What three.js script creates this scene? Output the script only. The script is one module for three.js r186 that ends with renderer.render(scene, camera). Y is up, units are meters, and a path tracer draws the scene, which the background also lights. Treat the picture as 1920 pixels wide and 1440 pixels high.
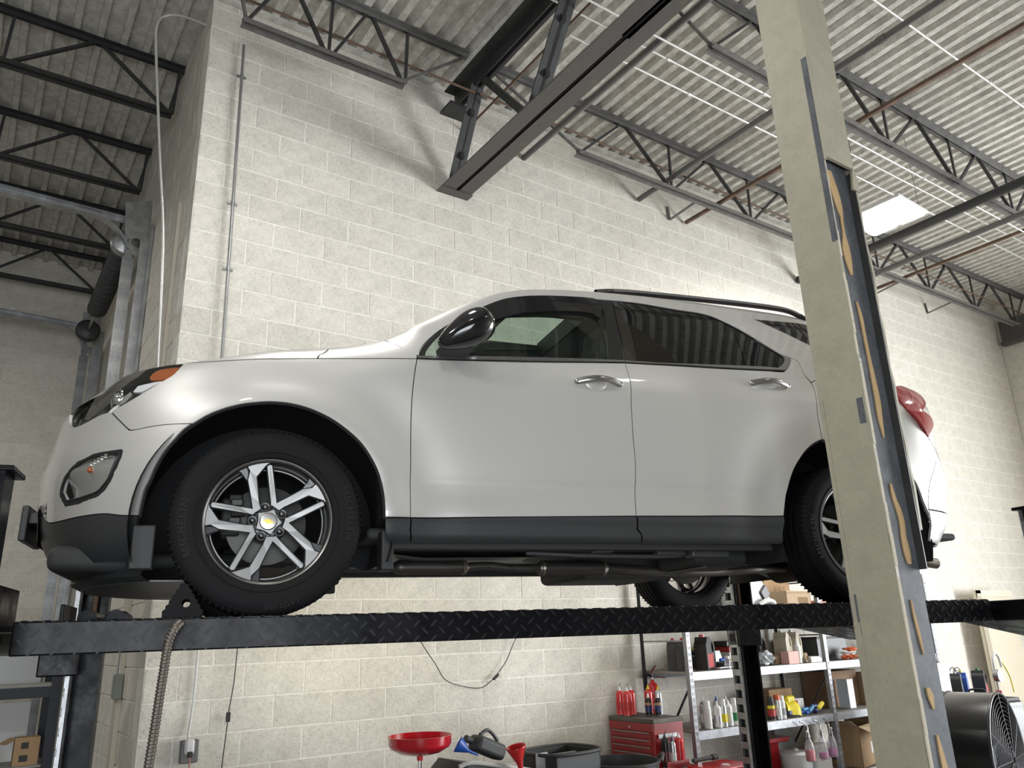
import * as THREE from 'three';
import { mergeGeometries, mergeVertices } from 'three/addons/utils/BufferGeometryUtils.js';
import { RoundedBoxGeometry } from 'three/addons/geometries/RoundedBoxGeometry.js';
import { TextGeometry } from 'three/addons/geometries/TextGeometry.js';
import { FontLoader } from 'three/addons/loaders/FontLoader.js';
import { RectAreaLightUniformsLib } from 'three/addons/lights/RectAreaLightUniformsLib.js';

const scene = new THREE.Scene();
const renderer = new THREE.WebGLRenderer({ antialias: true });
renderer.toneMapping = THREE.LinearToneMapping;
renderer.shadowMap.enabled = true;
RectAreaLightUniformsLib.init();

// ---- camera: hand held at 1.55 m, tilted up ----
const camera = new THREE.PerspectiveCamera(52.2458, 4 / 3, 0.05, 200);
camera.position.set(-1.0092, 1.5486, 5.5118);
camera.rotation.set(0.309545, -0.607581, -0.034363, 'YXZ');

// ---- light: overcast daylight through the open bay doors (right end wall; front wall behind the viewer), lamps on the ceiling and strips on the lift ----
renderer.toneMappingExposure = 1.5;
scene.background = new THREE.Color(0.82, 0.91, 1.0).multiplyScalar(2);
const DOOR_OPEN = { z0: 4.6, z1: 9.4, h: 4.2, x: 12.85 }; // open bay door in the right end wall
const daylight = new THREE.RectAreaLight(new THREE.Color(0.96, 0.98, 1.0), 17, DOOR_OPEN.z1 - DOOR_OPEN.z0 - .1, DOOR_OPEN.h - .1);
daylight.position.set(DOOR_OPEN.x + .22, DOOR_OPEN.h / 2, (DOOR_OPEN.z0 + DOOR_OPEN.z1) / 2);
daylight.lookAt(0, daylight.position.y, daylight.position.z);
daylight.name = 'bay_door_daylight';
scene.add(daylight);
const DOOR_FRONT = { x0: -5.2, x1: -.8, h: 2.7 }; // second open bay door, behind the viewer on the left
const daylightFront = new THREE.RectAreaLight(new THREE.Color(0.93, 0.965, 1.0), 4.2, DOOR_FRONT.x1 - DOOR_FRONT.x0 - .1, DOOR_FRONT.h - .1);
daylightFront.position.set((DOOR_FRONT.x0 + DOOR_FRONT.x1) / 2, DOOR_FRONT.h / 2, 9.72);
daylightFront.lookAt(daylightFront.position.x, daylightFront.position.y, 0);
daylightFront.name = 'front_door_daylight';
scene.add(daylightFront);
// ---------------------------------------------------------------- helpers
function rng(seed) { let s = seed >>> 0; return () => { s = (s + 0x6D2B79F5) | 0; let t = Math.imul(s ^ (s >>> 15), 1 | s); t = (t + Math.imul(t ^ (t >>> 7), 61 | t)) ^ t; return ((t ^ (t >>> 14)) >>> 0) / 4294967296; }; }
const rnd = rng(7), V = (x, y, z) => new THREE.Vector3(x, y, z);
const used = {};
function numbered(n) { if (!(n in used)) { used[n] = 0; return n; } used[n]++; return n + '_' + String(used[n]).padStart(3, '0'); }
function tag(o, label, category, group) { o.userData.label = label; o.userData.category = category; if (group) o.userData.group = group; return o; }
function thing(name, label, category, pos = [0, 0, 0], turn = 0, group) {
  const o = new THREE.Group(); o.name = numbered(name); o.position.set(...pos); o.rotation.y = turn; scene.add(o);
  return tag(o, label, category, group);
}
function merge(list) {
  list = list.flat(Infinity).filter(Boolean);
  const a = list.map(g => { let h = g.index ? g.toNonIndexed() : g; for (const k of Object.keys(h.attributes)) if (!['position', 'normal', 'uv'].includes(k)) h.deleteAttribute(k);
    if (!h.attributes.uv) h.setAttribute('uv', new THREE.BufferAttribute(new Float32Array(h.attributes.position.count * 2), 2)); h.clearGroups(); return h; });
  return a.length === 1 ? a[0] : mergeGeometries(a);
}
function metric(g) { // uv in metres, projected along the face's main direction
  const h = g.index ? g.toNonIndexed() : g, p = h.attributes.position, n = h.attributes.normal, uv = new Float32Array(p.count * 2);
  for (let i = 0; i < p.count; i++) {
    const ax = Math.abs(n.getX(i)), ay = Math.abs(n.getY(i)), az = Math.abs(n.getZ(i));
    const [u, v] = ax > ay && ax > az ? [p.getZ(i), p.getY(i)] : ay > az ? [p.getX(i), p.getZ(i)] : [p.getX(i), p.getY(i)];
    uv[2 * i] = u; uv[2 * i + 1] = v;
  }
  h.setAttribute('uv', new THREE.BufferAttribute(uv, 2)); return h;
}
function part(name, geos, mat, parent) {
  const g = Array.isArray(geos) ? merge(geos) : geos;
  const m = new THREE.Mesh(g, mat); m.name = parent === scene ? numbered(name) : name; parent.add(m); return m;
}
function single(name, geos, mat, label, category, group) { return tag(part(name, geos, mat, scene), label, category, group); }
function struct(name, geos, mat) { const m = part(name, geos, mat, scene); m.userData.kind = 'structure'; return m; }
const box = (w, h, d, x = 0, y = 0, z = 0) => metric(new THREE.BoxGeometry(w, h, d).translate(x, y, z));
const span = (x0, x1, y0, y1, z0, z1) => box(x1 - x0, y1 - y0, z1 - z0, (x0 + x1) / 2, (y0 + y1) / 2, (z0 + z1) / 2);
const rbox = (w, h, d, r, x = 0, y = 0, z = 0, s = 2) => metric(new RoundedBoxGeometry(w, h, d, s, Math.min(r, w / 2 - 1e-4, h / 2 - 1e-4, d / 2 - 1e-4)).translate(x, y, z));
const cyl = (r0, r1, h, x = 0, y = 0, z = 0, s = 24) => new THREE.CylinderGeometry(r1, r0, h, s).translate(x, y + h / 2, z);
function orient(g, p, q, spin = 0) { // local y from p to q
  const d = q.clone().sub(p), m = new THREE.Matrix4(), y = d.clone().normalize();
  let x = Math.abs(y.y) > .95 ? V(1, 0, 0) : V(0, 1, 0).cross(y).normalize(); x.sub(y.clone().multiplyScalar(x.dot(y))).normalize();
  const z = x.clone().cross(y); if (spin) { const c = Math.cos(spin), s = Math.sin(spin), x2 = x.clone().multiplyScalar(c).add(z.clone().multiplyScalar(s)); z.multiplyScalar(c).sub(x.clone().multiplyScalar(s)); x = x2; }
  m.makeBasis(x, y, z).setPosition(p.clone().add(q).multiplyScalar(.5)); return g.applyMatrix4(m);
}
const bar = (p, q, w, h, spin = 0) => orient(metric(new THREE.BoxGeometry(w, p.distanceTo(q), h)), p, q, spin);
const rod = (p, q, r, s = 10, r2 = r) => orient(new THREE.CylinderGeometry(r2, r, p.distanceTo(q), s), p, q);
const tube = (pts, r, seg = 48, rs = 8, closed = false) => new THREE.TubeGeometry(new THREE.CatmullRomCurve3(pts.map(p => p.isVector3 ? p : V(...p)), closed, 'catmullrom', .5), seg, r, rs, closed);
const lathe = (pts, s = 32, a = Math.PI * 2, start = 0) => new THREE.LatheGeometry(pts.map(p => new THREE.Vector2(p[0], p[1])), s, start, a);
function ext(pts, depth, bevel = 0, holes = [], seg = 1, curve = 6) {
  const s = new THREE.Shape(pts.map(p => new THREE.Vector2(p[0], p[1])));
  for (const h of holes) s.holes.push(new THREE.Path(h.map(p => new THREE.Vector2(p[0], p[1]))));
  return new THREE.ExtrudeGeometry(s, { depth, bevelEnabled: bevel > 0, bevelSize: bevel, bevelThickness: bevel, bevelSegments: seg, bevelOffset: -bevel, curveSegments: curve });
}
const ring2 = (r, n = 16, cx = 0, cy = 0, a0 = 0) => Array.from({ length: n }, (_, i) => [cx + r * Math.cos(a0 + i / n * 2 * Math.PI), cy + r * Math.sin(a0 + i / n * 2 * Math.PI)]);
// tileable value noise on a grid
function noiseGrid(n, cells, seed) {
  const r = rng(seed), g = Float32Array.from({ length: cells * cells }, () => r()), o = new Float32Array(n * n);
  for (let y = 0; y < n; y++) for (let x = 0; x < n; x++) {
    const fx = x / n * cells, fy = y / n * cells, ix = Math.floor(fx), iy = Math.floor(fy), a = fx - ix, b = fy - iy, s = a * a * (3 - 2 * a), t = b * b * (3 - 2 * b);
    const x1 = (ix + 1) % cells, y1 = (iy + 1) % cells;
    o[y * n + x] = (g[iy * cells + ix] * (1 - s) + g[iy * cells + x1] * s) * (1 - t) + (g[y1 * cells + ix] * (1 - s) + g[y1 * cells + x1] * s) * t;
  }
  return o;
}
function fbm(n, cells, oct, seed, gain = .5) {
  const o = new Float32Array(n * n); let amp = 1, tot = 0;
  for (let k = 0; k < oct; k++) { const g = noiseGrid(n, Math.min(n, cells << k), seed + k * 17); for (let i = 0; i < o.length; i++) o[i] += g[i] * amp; tot += amp; amp *= gain; }
  for (let i = 0; i < o.length; i++) o[i] /= tot; return o;
}
function dtex(n, fn, srgb, rep = 1) {
  const d = new Uint8Array(n * n * 4);
  for (let i = 0; i < n * n; i++) { const c = fn(i); for (let k = 0; k < 3; k++) d[4 * i + k] = Math.max(0, Math.min(255, Math.round(255 * (Array.isArray(c) ? c[k] : c)))); d[4 * i + 3] = 255; }
  const t = new THREE.DataTexture(d, n, n, THREE.RGBAFormat); t.wrapS = t.wrapT = THREE.RepeatWrapping; t.magFilter = THREE.LinearFilter; t.minFilter = THREE.LinearMipmapLinearFilter; t.generateMipmaps = true;
  if (srgb) t.colorSpace = THREE.SRGBColorSpace; t.repeat.set(rep, rep); t.needsUpdate = true; return t;
}
const std = (c, rough = .6, metal = 0, extra = {}) => new THREE.MeshStandardMaterial({ color: c, roughness: rough, metalness: metal, ...extra });
const phys = (c, rough = .5, metal = 0, extra = {}) => new THREE.MeshPhysicalMaterial({ color: c, roughness: rough, metalness: metal, ...extra });
const lin = (r, g, b) => new THREE.Color().setRGB(r, g, b);
// ---- textures ----
const N = 512, nFine = fbm(N, 64, 3, 11), nMid = fbm(N, 12, 5, 23), nBig = fbm(N, 3, 5, 37), nPit = noiseGrid(N, 170, 51), nPit2 = noiseGrid(N, 90, 52);
// painted concrete block: pores and roller marks, about 1.1 m a tile
const pit = i => Math.max(0, nPit[i] * .6 + nPit2[i] * .4 - .70) * 3.2;
const tBlock = dtex(N, i => { const p = pit(i), v = .94 + (nFine[i] - .5) * .10 + (nMid[i] - .5) * .08 - Math.min(.12, p * .14); return [v, v * (.995 - .01 * nBig[i]), v * (.985 - .02 * nBig[i])]; }, true, 1 / 1.1);
const tBlockBump = dtex(N, i => .55 + (nFine[i] - .5) * .5 + (nMid[i] - .5) * .4 - Math.min(.5, pit(i)), false, 1 / 1.1);
const tGrime = dtex(N, i => { const v = .80 + (nMid[i] - .5) * .35 + (nBig[i] - .5) * .35 + (nFine[i] - .5) * .1; return [v, v * .99, v * .97]; }, true, .7);
const tFineBump = dtex(N, i => nFine[i], false, 4);
const tMetal = dtex(N, i => { const v = .86 + (nMid[i] - .5) * .25 + (nFine[i] - .5) * .12; return [v, v, v]; }, true, 1.6);
const tRust = dtex(N, i => { const r = Math.max(0, Math.min(1, (nMid[i] * .6 + nBig[i] * .4 - .62) * 8)); const f = .95 + (nFine[i] - .5) * .12; return [(.36 * (1 - r) + .50 * r) * f, (.35 * (1 - r) + .42 * r) * f, (.345 * (1 - r) + .30 * r) * f]; }, true, 1.1);
const tFloor = dtex(N, i => { const v = .62 + (nMid[i] - .5) * .25 + (nBig[i] - .5) * .3 + (nFine[i] - .5) * .1; return [v, v * .98, v * .95]; }, true, .3);
const tCard = dtex(256, i => { const y = Math.floor(i / 256), v = .93 + (nFine[(i * 2) % (N * N)] - .5) * .1 + ((y % 8) < 4 ? .012 : -.012); return [v, v * .99, v * .97]; }, true, 2);
const tRoughBlot = dtex(N, i => .55 + (nMid[i] - .5) * .5 + (nFine[i] - .5) * .2, false, 1.3);
// ---- materials ----
const M = {
  block: [0, 1, 2, 3].map(k => std(lin(.775 + .022 * (k - 1.5), .755 + .022 * (k - 1.5), .695 + .02 * (k - 1.5)), .75, 0, { map: tBlock, bumpMap: tBlockBump, bumpScale: .0035 })),
  mortar: std(lin(.95, .935, .885), .8, 0, { map: tBlock, bumpMap: tBlockBump, bumpScale: .0015 }),  // brighter than the blocks: light caught by the joints, put into the tone
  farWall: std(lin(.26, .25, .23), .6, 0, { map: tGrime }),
  floor: std(lin(.55, .54, .52), .3, 0, { map: tFloor, bumpMap: tFineBump, bumpScale: .0006 }),
  deck: std(lin(.78, .755, .69), .55, 0, { map: tMetal }),
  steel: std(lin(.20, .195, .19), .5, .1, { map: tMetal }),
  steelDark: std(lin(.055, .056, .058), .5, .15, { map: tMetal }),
  girder: std(lin(1, 1, 1), .45, .1, { map: tRust }),
  rusty: std(lin(.20, .125, .085), .7, .1, { map: tMetal }),
  galv: std(lin(.55, .56, .57), .38, .75, { map: tMetal }),
  conduit: std(lin(.78, .78, .77), .32, .7),
  black: std(lin(.012, .012, .014), .5), blackGloss: phys(lin(.008, .008, .01), .12, 0, { clearcoat: .6, clearcoatRoughness: .05 }),
  liftBlack: phys(lin(.0065, .0065, .008), .5, 0, { specularIntensity: .28,  roughnessMap: tRoughBlot }),
  tread: phys(lin(.011, .011, .0125), .42, 0, { specularIntensity: .55 }),
  plasticBlack: std(lin(.028, .028, .029), .55, 0, { bumpMap: tFineBump, bumpScale: .0003 }),
  rubber: phys(lin(.010, .010, .011), .7, 0, { specularIntensity: .35 }),
  whitePaint: std(lin(.72, .72, .72), .4), red: phys(lin(.50, .012, .02), .3, 0, { clearcoat: .5 }), redTool: phys(lin(.36, .012, .018), .35, 0, { clearcoat: .4, clearcoatRoughness: .2, map: tMetal }),
  card: std(lin(.45, .30, .17), .85, 0, { map: tCard }), cardPale: std(lin(.58, .44, .30), .85, 0, { map: tCard }),
  chrome: std(lin(.85, .85, .86), .06, 1), alu: std(lin(.72, .72, .72), .3, 1), shelfGrey: std(lin(.42, .43, .46), .4, .3, { map: tMetal }),
};
// ---------------------------------------------------------------- the building
const DECK = 6.62, CO = .2032, BL = .4064, RX1 = 12.85, LZ = -6.0, FZ = 9.5, LX = -7;
struct('floor', [span(LX - .2, RX1 + .2, -.2, 0, 0, FZ + .2), span(LX - .2, .2, -.2, 0, LZ - .2, 0)], M.floor);
// block with a worn chamfer round its face; face towards +z at z = 0
function blockGeo(w, h, du, dv, c = .002, d = .03) {
  const f = [[-w / 2 + c, -h / 2 + c], [w / 2 - c, -h / 2 + c], [w / 2 - c, h / 2 - c], [-w / 2 + c, h / 2 - c]], m = [[-w / 2, -h / 2], [w / 2, -h / 2], [w / 2, h / 2], [-w / 2, h / 2]];
  const p = [], uv = [], quad = (a, b, e, g) => { for (const q of [a, b, e, a, e, g]) { p.push(...q); uv.push(q[0] + du, q[1] + dv); } };
  const at = (q, z) => [q[0], q[1], z];
  quad(...f.map(q => at(q, 0)));
  for (let i = 0; i < 4; i++) { const j = (i + 1) % 4; quad(at(m[i], -c), at(m[j], -c), at(f[j], 0), at(f[i], 0)); quad(at(m[i], -d), at(m[j], -d), at(m[j], -c), at(m[i], -c)); }
  const g = new THREE.BufferGeometry(); g.setAttribute('position', new THREE.Float32BufferAttribute(p, 3)); g.setAttribute('uv', new THREE.Float32BufferAttribute(uv, 2)); g.computeVertexNormals(); return g;
}
const JN = .0095, blockCache = {};
function blockOf(w, h, k) { const key = [w.toFixed(3), h.toFixed(3), k].join(); return blockCache[key] ||= blockGeo(w - JN, h - JN, (k * .37) % 1.1, (k * .61) % 1.1); }
// lay courses on a wall: length L along its own x, from the left end; returns a list of blocks
function courses(L, H, startHalf, skip = () => false, topAt = H) {
  const out = [];
  for (let k = 0; k * CO < topAt - .02; k++) {
    const y0 = k * CO, y1 = Math.min(topAt, y0 + CO); let x = 0, half = (k + startHalf) % 2 === 1;
    while (x < L - .01) { const w = Math.min(half ? BL / 2 : BL, L - x); half = false; if (w > .03 && !skip(x, x + w, y0, y1)) out.push([x + w / 2, (y0 + y1) / 2, w, y1 - y0]); x += w; }
  }
  return out;
}
function blockWall(wall, list, frame, mats, nearest, limit = 300) { // frame: where the face's own x, y, z lie
  const r = rng(list.length), rest = [], f = new THREE.Matrix4().makeRotationY(frame[3] || 0).setPosition(frame[0], frame[1], frame[2]);
  const all = list.map(b => ({ b, k: Math.floor(r() * 6), m: Math.floor(r() * mats.length), j: (r() - .5) * .0035 }));
  const own = new Set(all.slice().sort((a, b) => nearest(a.b) - nearest(b.b)).slice(0, limit));
  for (const a of all) {
    const g = blockOf(a.b[2], a.b[3], a.k);
    if (own.has(a)) { const me = new THREE.Mesh(g, mats[a.m]); me.name = 'block'; me.rotation.y = frame[3] || 0; me.position.set(a.b[0], a.b[1], a.j).applyMatrix4(f); wall.add(me); } else rest.push(g.clone().translate(a.b[0], a.b[1], a.j));
  }
  if (rest.length) { const me = new THREE.Mesh(mergeGeometries(rest).applyMatrix4(f), mats[1] || mats[0]); me.name = 'block_field'; me.userData.kind = 'stuff'; wall.add(me); }
}
// the long lit wall (z = 0)
{
  const w = struct('wall_back', span(0, RX1, 0, DECK + .08, -.2, -.002), M.mortar);
  // even courses counted from the top line at 6.096 m begin with a whole block
  blockWall(w, courses(RX1, DECK, 1), [0, 0, 0, 0], M.block, b => (b[1] < .55 ? 99 : 0) + Math.hypot(b[0] + 1, b[1] - 1.5, 5.5));
}
// return wall at the corner (x = 0, towards -z): door opening from z = -2.15 to -5.15
{
  const w = struct('wall_return', [span(.008, .2, 0, DECK + .08, -2.15, -.19), span(.008, .2, 5.05, DECK + .08, -5.15, -2.15), span(.008, .2, 0, DECK + .08, LZ, -5.15)], M.mortar);
  blockWall(w, courses(-LZ, DECK, 1, (a, b, y0, y1) => b > .86 && a < 3.84 && y0 < 5.0), [0, 0, LZ, -Math.PI / 2], M.block.slice(0, 2), b => Math.hypot(-1, b[1] - 1.5, b[0] + LZ - 5.5));
}
{
  const w = struct('wall_left_bay', span(LX, .2, 0, DECK + .08, LZ - .2, LZ - .008), M.mortar);
  blockWall(w, courses(3.2, DECK, 1), [-3.2, 0, LZ, 0], M.block, b => -b[0]);
}
{
  const w = struct('wall_right', [span(RX1 + .008, RX1 + .2, 0, DECK + .08, -.2, DOOR_OPEN.z0), span(RX1 + .008, RX1 + .2, 0, DECK + .08, DOOR_OPEN.z1, FZ), span(RX1 + .008, RX1 + .2, DOOR_OPEN.h, DECK + .08, DOOR_OPEN.z0, DOOR_OPEN.z1)], M.mortar);
  blockWall(w, courses(1.6, DECK, 1), [RX1, 0, 0, -Math.PI / 2], M.block.slice(1, 3), b => b[0]);
  struct('trim_lintel', [span(RX1 - .05, RX1 + .05, 5.92, 6.3, .06, 3.5), span(RX1 - .12, RX1 + .05, 5.86, 5.92, .06, 3.5)], M.girder);
}
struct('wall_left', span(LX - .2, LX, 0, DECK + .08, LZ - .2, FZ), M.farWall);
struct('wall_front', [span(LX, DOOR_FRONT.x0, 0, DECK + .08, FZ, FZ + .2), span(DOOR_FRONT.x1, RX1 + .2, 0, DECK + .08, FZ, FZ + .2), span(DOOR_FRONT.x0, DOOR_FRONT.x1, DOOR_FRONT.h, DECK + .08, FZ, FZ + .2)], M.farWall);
// ceiling: ribbed steel deck, one sheet every 0.914 m, ribs along z
{
  const ceiling = struct('ceiling', [span(LX - .2, RX1 + .2, DECK + .05, DECK + .2, 0, FZ + .2), span(LX - .2, .2, DECK + .05, DECK + .2, LZ - .2, 0)], M.deck);
  const sheet = (z0, z1, n = 6, lo = .062, web = .02) => {
    const P = [], pitch = .9144 / n; // profile in x, y: flat pan, web, crest
    for (let i = 0; i < n; i++) { const x = i * pitch; P.push([x, 0], [x + lo, 0], [x + lo + web, .048], [x + pitch - web, .048]); }
    P.push([n * pitch, 0]);
    const p = [], uv = []; let s = 0;
    for (let i = 0; i + 1 < P.length; i++) { const [a, b] = [P[i], P[i + 1]], l = Math.hypot(b[0] - a[0], b[1] - a[1]); const q = [[a, z0, s], [b, z0, s + l], [b, z1, s + l], [a, z0, s], [b, z1, s + l], [a, z1, s]]; for (const [c, z, t] of q) { p.push(c[0], c[1], z); uv.push(t, z); } s += l; }
    const g = new THREE.BufferGeometry(); g.setAttribute('position', new THREE.Float32BufferAttribute(p, 3)); g.setAttribute('uv', new THREE.Float32BufferAttribute(uv, 2)); g.computeVertexNormals(); return g;
  };
  const near = sheet(0, FZ + .1), far = sheet(LZ - .1, FZ + .1, 5, .05, .01);
  for (let x = 0; x < RX1; x += .9144) { const m = part('deck_sheet', near, M.deck, ceiling); m.position.set(x, DECK - .02, 0); }
  for (let x = -.9144; x > LX - .9; x -= .9144) { const m = part('deck_sheet', far, M.deck, ceiling); m.position.set(x, DECK - .02, 0); }
}
// open web steel joists along x
function joist(x0, x1, z, top, bot, mat, label, inset0, inset1, group, clip) {
  const webMat = M.steelDark, o = thing('roof_joist', label, 'joist', [0, 0, 0], 0, group), a = .046;
  const chord = (p, q, y, up, gap = .016) => [-1, 1].map(s => [span(p, q, up ? y - .006 : y, up ? y : y + .006, z + (s > 0 ? gap : -gap - a), z + (s > 0 ? gap + a : -gap)), span(p, q, up ? y - a : y, up ? y : y + a, z + s * gap - .003, z + s * gap + .003)]);
  part('top_chord', chord(x0, x1, top, true), mat, o);
  part('bottom_chord', chord(x0 + inset0, x1 - inset1, bot, false), mat, o);
  const n = Math.max(2, Math.round((x1 - x0 - inset0 - inset1) / 1.22)), w = (x1 - x0 - inset0 - inset1) / n;
  for (let i = 0; i < n; i++) {
    const xa = x0 + inset0 + i * w, xm = xa + w / 2, xb = xa + w, yt = top - .02, yb = bot + .02;
    part('web_rod', bar(V(xa + .03, yb, z), V(xm - .02, yt, z), .034, .024), webMat, o); part('web_rod', bar(V(xm + .02, yt, z), V(xb - .03, yb, z), .034, .024), webMat, o);
    part('web_rod', bar(V(xb, yb, z), V(xb + .02, yt, z), .024, .02), webMat, o);
  }
  part('web_rod', bar(V(x0 + .02, top - .03, z), V(x0 + inset0 + .03, bot + .03, z), .022, .022), mat, o);
  part('web_rod', bar(V(x1 - .02, top - .03, z), V(x1 - inset1 - .03, bot + .03, z), .022, .022), mat, o);
  return o;
}
const JT = DECK - .022, JB = 6.0;
const jl = { .5: 'along the lit wall', 2.2: 'second from the wall', 3.9: 'third from the wall', 5.6: 'fourth from the wall', 7.3: 'fifth from the wall' };
for (const z of [.5, 2.2, 3.9, 5.6, 7.3]) {
  joist(0.0, 2.1, z, JT, JB, M.steel, 'short grey steel roof joist left of the big girder, ' + jl[z], .12, .62);
  joist(2.3, RX1, z, JT, JB, M.steel, 'long grey steel roof joist right of the big girder, ' + jl[z], 1.05, .5);
}
const jd = ['first', 'second', 'third', 'fourth'];
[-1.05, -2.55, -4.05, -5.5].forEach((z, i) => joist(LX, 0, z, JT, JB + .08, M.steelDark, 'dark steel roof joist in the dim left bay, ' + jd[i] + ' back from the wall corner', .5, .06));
// joist girder across the room at x = 2.22
{
  const g = thing('roof_girder', 'large grey steel trussed girder running out from the block wall overhead', 'girder', [2.22, 0, 0]);
  const zb = FZ, ang = (x0, x1, y0, y1) => span(x0, x1, y0, y1, 0.0, zb);
  for (const s of [-1, 1]) {
    part('bottom_chord', [ang(s > 0 ? .018 : -.152, s > 0 ? .152 : -.018, 5.44, 5.456), ang(s > 0 ? .018 : -.034, s > 0 ? .034 : -.018, 5.44, 5.575)], M.girder, g);
    part('top_chord', [span(s > 0 ? .018 : -.14, s > 0 ? .14 : -.018, 6.44, 6.455, .12, zb), span(s > 0 ? .018 : -.032, s > 0 ? .032 : -.018, 6.31, 6.455, .12, zb)], M.steelDark, g);
  }
  const web = (za, ya, zb2, yb, w) => { for (const s of [-1, 1]) part('web_angle', bar(V(s * .028, ya, za), V(s * .028, yb, zb2), w, .014, 0), M.steelDark, g); for (const t of [.3, .7]) part('spacer_plate', bar(V(-.02, ya + (yb - ya) * t, za + (zb2 - za) * t), V(.02, ya + (yb - ya) * t, za + (zb2 - za) * t), .06, .06), M.steelDark, g); };
  web(.03, 5.5, .5, 6.36, .075);
  part('web_angle', bar(V(0, 6.38, .55), V(0, 5.5, 1.25), .05, .06), M.steelDark, g);
  for (let z = 1.3; z < 8; z += 1.7) { web(z, 5.5, z + .6, 6.36, .09); part('web_angle', bar(V(0, 6.38, z + .65), V(0, 5.5, z + 1.65), .05, .06), M.steelDark, g); }
  part('bearing_plate', span(-.165, .165, 5.43, 5.44, -.02, .1), M.girder, g);
  part('bearing_plate', span(-.12, .12, 6.28, 6.31, 0, .2), M.steelDark, g);
}
// flat bar bridging and pipes
single('bridging_rod', rod(V(.1, 6.25, .47), V(2.2, 6.25, .47), .011), M.rusty, 'rusty brown bridging rod beside the joist left of the girder', 'rod');
single('bridging_rod', rod(V(2.24, 6.25, .48), V(RX1, 6.25, .52), .011), M.rusty, 'rusty brown bridging rod along the block wall right of the girder', 'rod');
single('bridging_rod', rod(V(2.36, 6.176, .005), V(2.33, 6.176, 8.5), .011), M.rusty, 'thin rusty rod running out from the wall just right of the girder', 'rod');
for (const [x, l] of [[5.35, 'brown bridging bar crossing the joists behind the paint-peeled column'], [9.1, 'brown bridging bar crossing the joists towards the right end wall']])
  single('bridging_bar', [bar(V(x, 6.05, .02), V(x, 6.05, 8.5), .035, .035)], M.rusty, l, 'bar');
for (const [x, y, z0, z1, r, l] of [[3.06, 6.13, 0, 9.3, .03, 'black iron pipe running out from the block wall beside the girder'], [4.62, 6.13, .02, 9.3, .03, 'black iron pipe under the deck crossing behind the column'], [7.38, 5.8, .02, 9.3, .05, 'thick dark pipe below the joists right of the hanging light'], [8.15, 5.82, .02, 9.3, .035, 'thin dark pipe below the joists furthest right overhead']])
  single('overhead_pipe', [rod(V(x, y, z0), V(x, y, z1), r, 16), ...[2.9, 5.8].map(z => rod(V(x, y, z), V(x, y, z + .07), r * 1.25, 16))], r > .04 ? M.steelDark : M.steel, l, 'pipe');
for (const [y, z, l, x0] of [[6.02, 2.05, 'brightest galvanized conduit, strapped along the bottom of the second joist', 0.2], [6.28, 1.7, 'galvanized conduit under the ribbed deck, middle of the three', 2.0], [6.28, 1.47, 'galvanized conduit under the ribbed deck, nearest the wall of the three', 2.5], [6.42, 3.0, 'galvanized conduit across the deck at the upper right', 2.4]])
  single('conduit', [rod(V(x0, y, z), V(RX1, y, z), .0105, 10), ...Array.from({ length: 4 }, (_, i) => rod(V(x0 + 1.4 + i * 2.6, y, z), V(x0 + 1.45 + i * 2.6, y, z), .018, 10))], M.conduit, l, 'conduit');
for (const [x, l] of [[5.1, 'short thin hanger arm under the wall joist left of the column'], [9.2, 'short thin hanger arm under the wall joist right of the column'], [10.6, 'short thin hanger arm under the wall joist near the right end wall']])
  single('hanger_arm', [bar(V(x, 6.02, .01), V(x + .05, 6.09, .45), .03, .012), bar(V(x, 6.02, .012), V(x - .02, 6.18, .012), .03, .012)], M.steel, l, 'bracket');
// wall angle of the deck edge
struct('trim_deck_angle', [span(0.02, 2.0, 6.56, 6.6, .002, .05), span(2.45, RX1, 6.56, 6.6, .002, .05)], M.deck);
// ---- vehicle body surface: half width z = bodyZ(x, y), x rearwards from the front axle, y up from the tyre contact ----
function lerpTable(t, v) {
  if (v <= t[0][0]) return t[0][1];
  for (let i = 1; i < t.length; i++) if (v <= t[i][0]) {
    const n = t.length, a = t[i - 1], b = t[i], p0 = t[Math.max(0, i - 2)], p3 = t[Math.min(n - 1, i + 1)];
    const h = b[0] - a[0], q = (v - a[0]) / h, s = (b[1] - a[1]) / h;
    const slope = (u, w, c) => { // monotone tangents
      const s0 = (w[1] - u[1]) / ((w[0] - u[0]) || 1), s1 = (c[1] - w[1]) / ((c[0] - w[0]) || 1);
      return s0 * s1 <= 0 ? 0 : 2 * s0 * s1 / (s0 + s1);
    };
    const m0 = i > 1 ? slope(p0, a, b) : s, m1 = i < n - 1 ? slope(a, b, p3) : s;
    const q2 = q * q, q3 = q2 * q;
    return (2 * q3 - 3 * q2 + 1) * a[1] + (q3 - 2 * q2 + q) * h * m0 + (-2 * q3 + 3 * q2) * b[1] + (q3 - q2) * h * m1;
  }
  return t[t.length - 1][1];
}
const sstep = (a, b, v) => { const q = Math.min(1, Math.max(0, (v - a) / (b - a))); return q * q * (3 - 2 * q); };
const DOOR = [[.15, .74], [.22, .81], [.27, .86], [.31, .885], [.345, .8875], [.385, .897], [.42, .8955], [.48, .889], [.515, .888], [.545, .8935], [.62, .903], [.75, .911], [.88, .916], [.98, .914], [1.04, .906], [1.08, .895], [1.12, .881], [1.2, .85], [1.3, .811], [1.4, .77], [1.5, .725], [1.56, .69], [1.61, .66], [1.65, .60], [1.68, .5], [1.71, .25]];
const FEND = [[.15, .74], [.22, .81], [.27, .855], [.31, .875], [.385, .89], [.48, .893], [.6, .9], [.7, .903], [.8, .902], [.88, .896], [.94, .887], [1.0, .873], [1.05, .855], [1.09, .825], [1.12, .78], [1.15, .70], [1.18, .56], [1.21, .3]];
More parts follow.
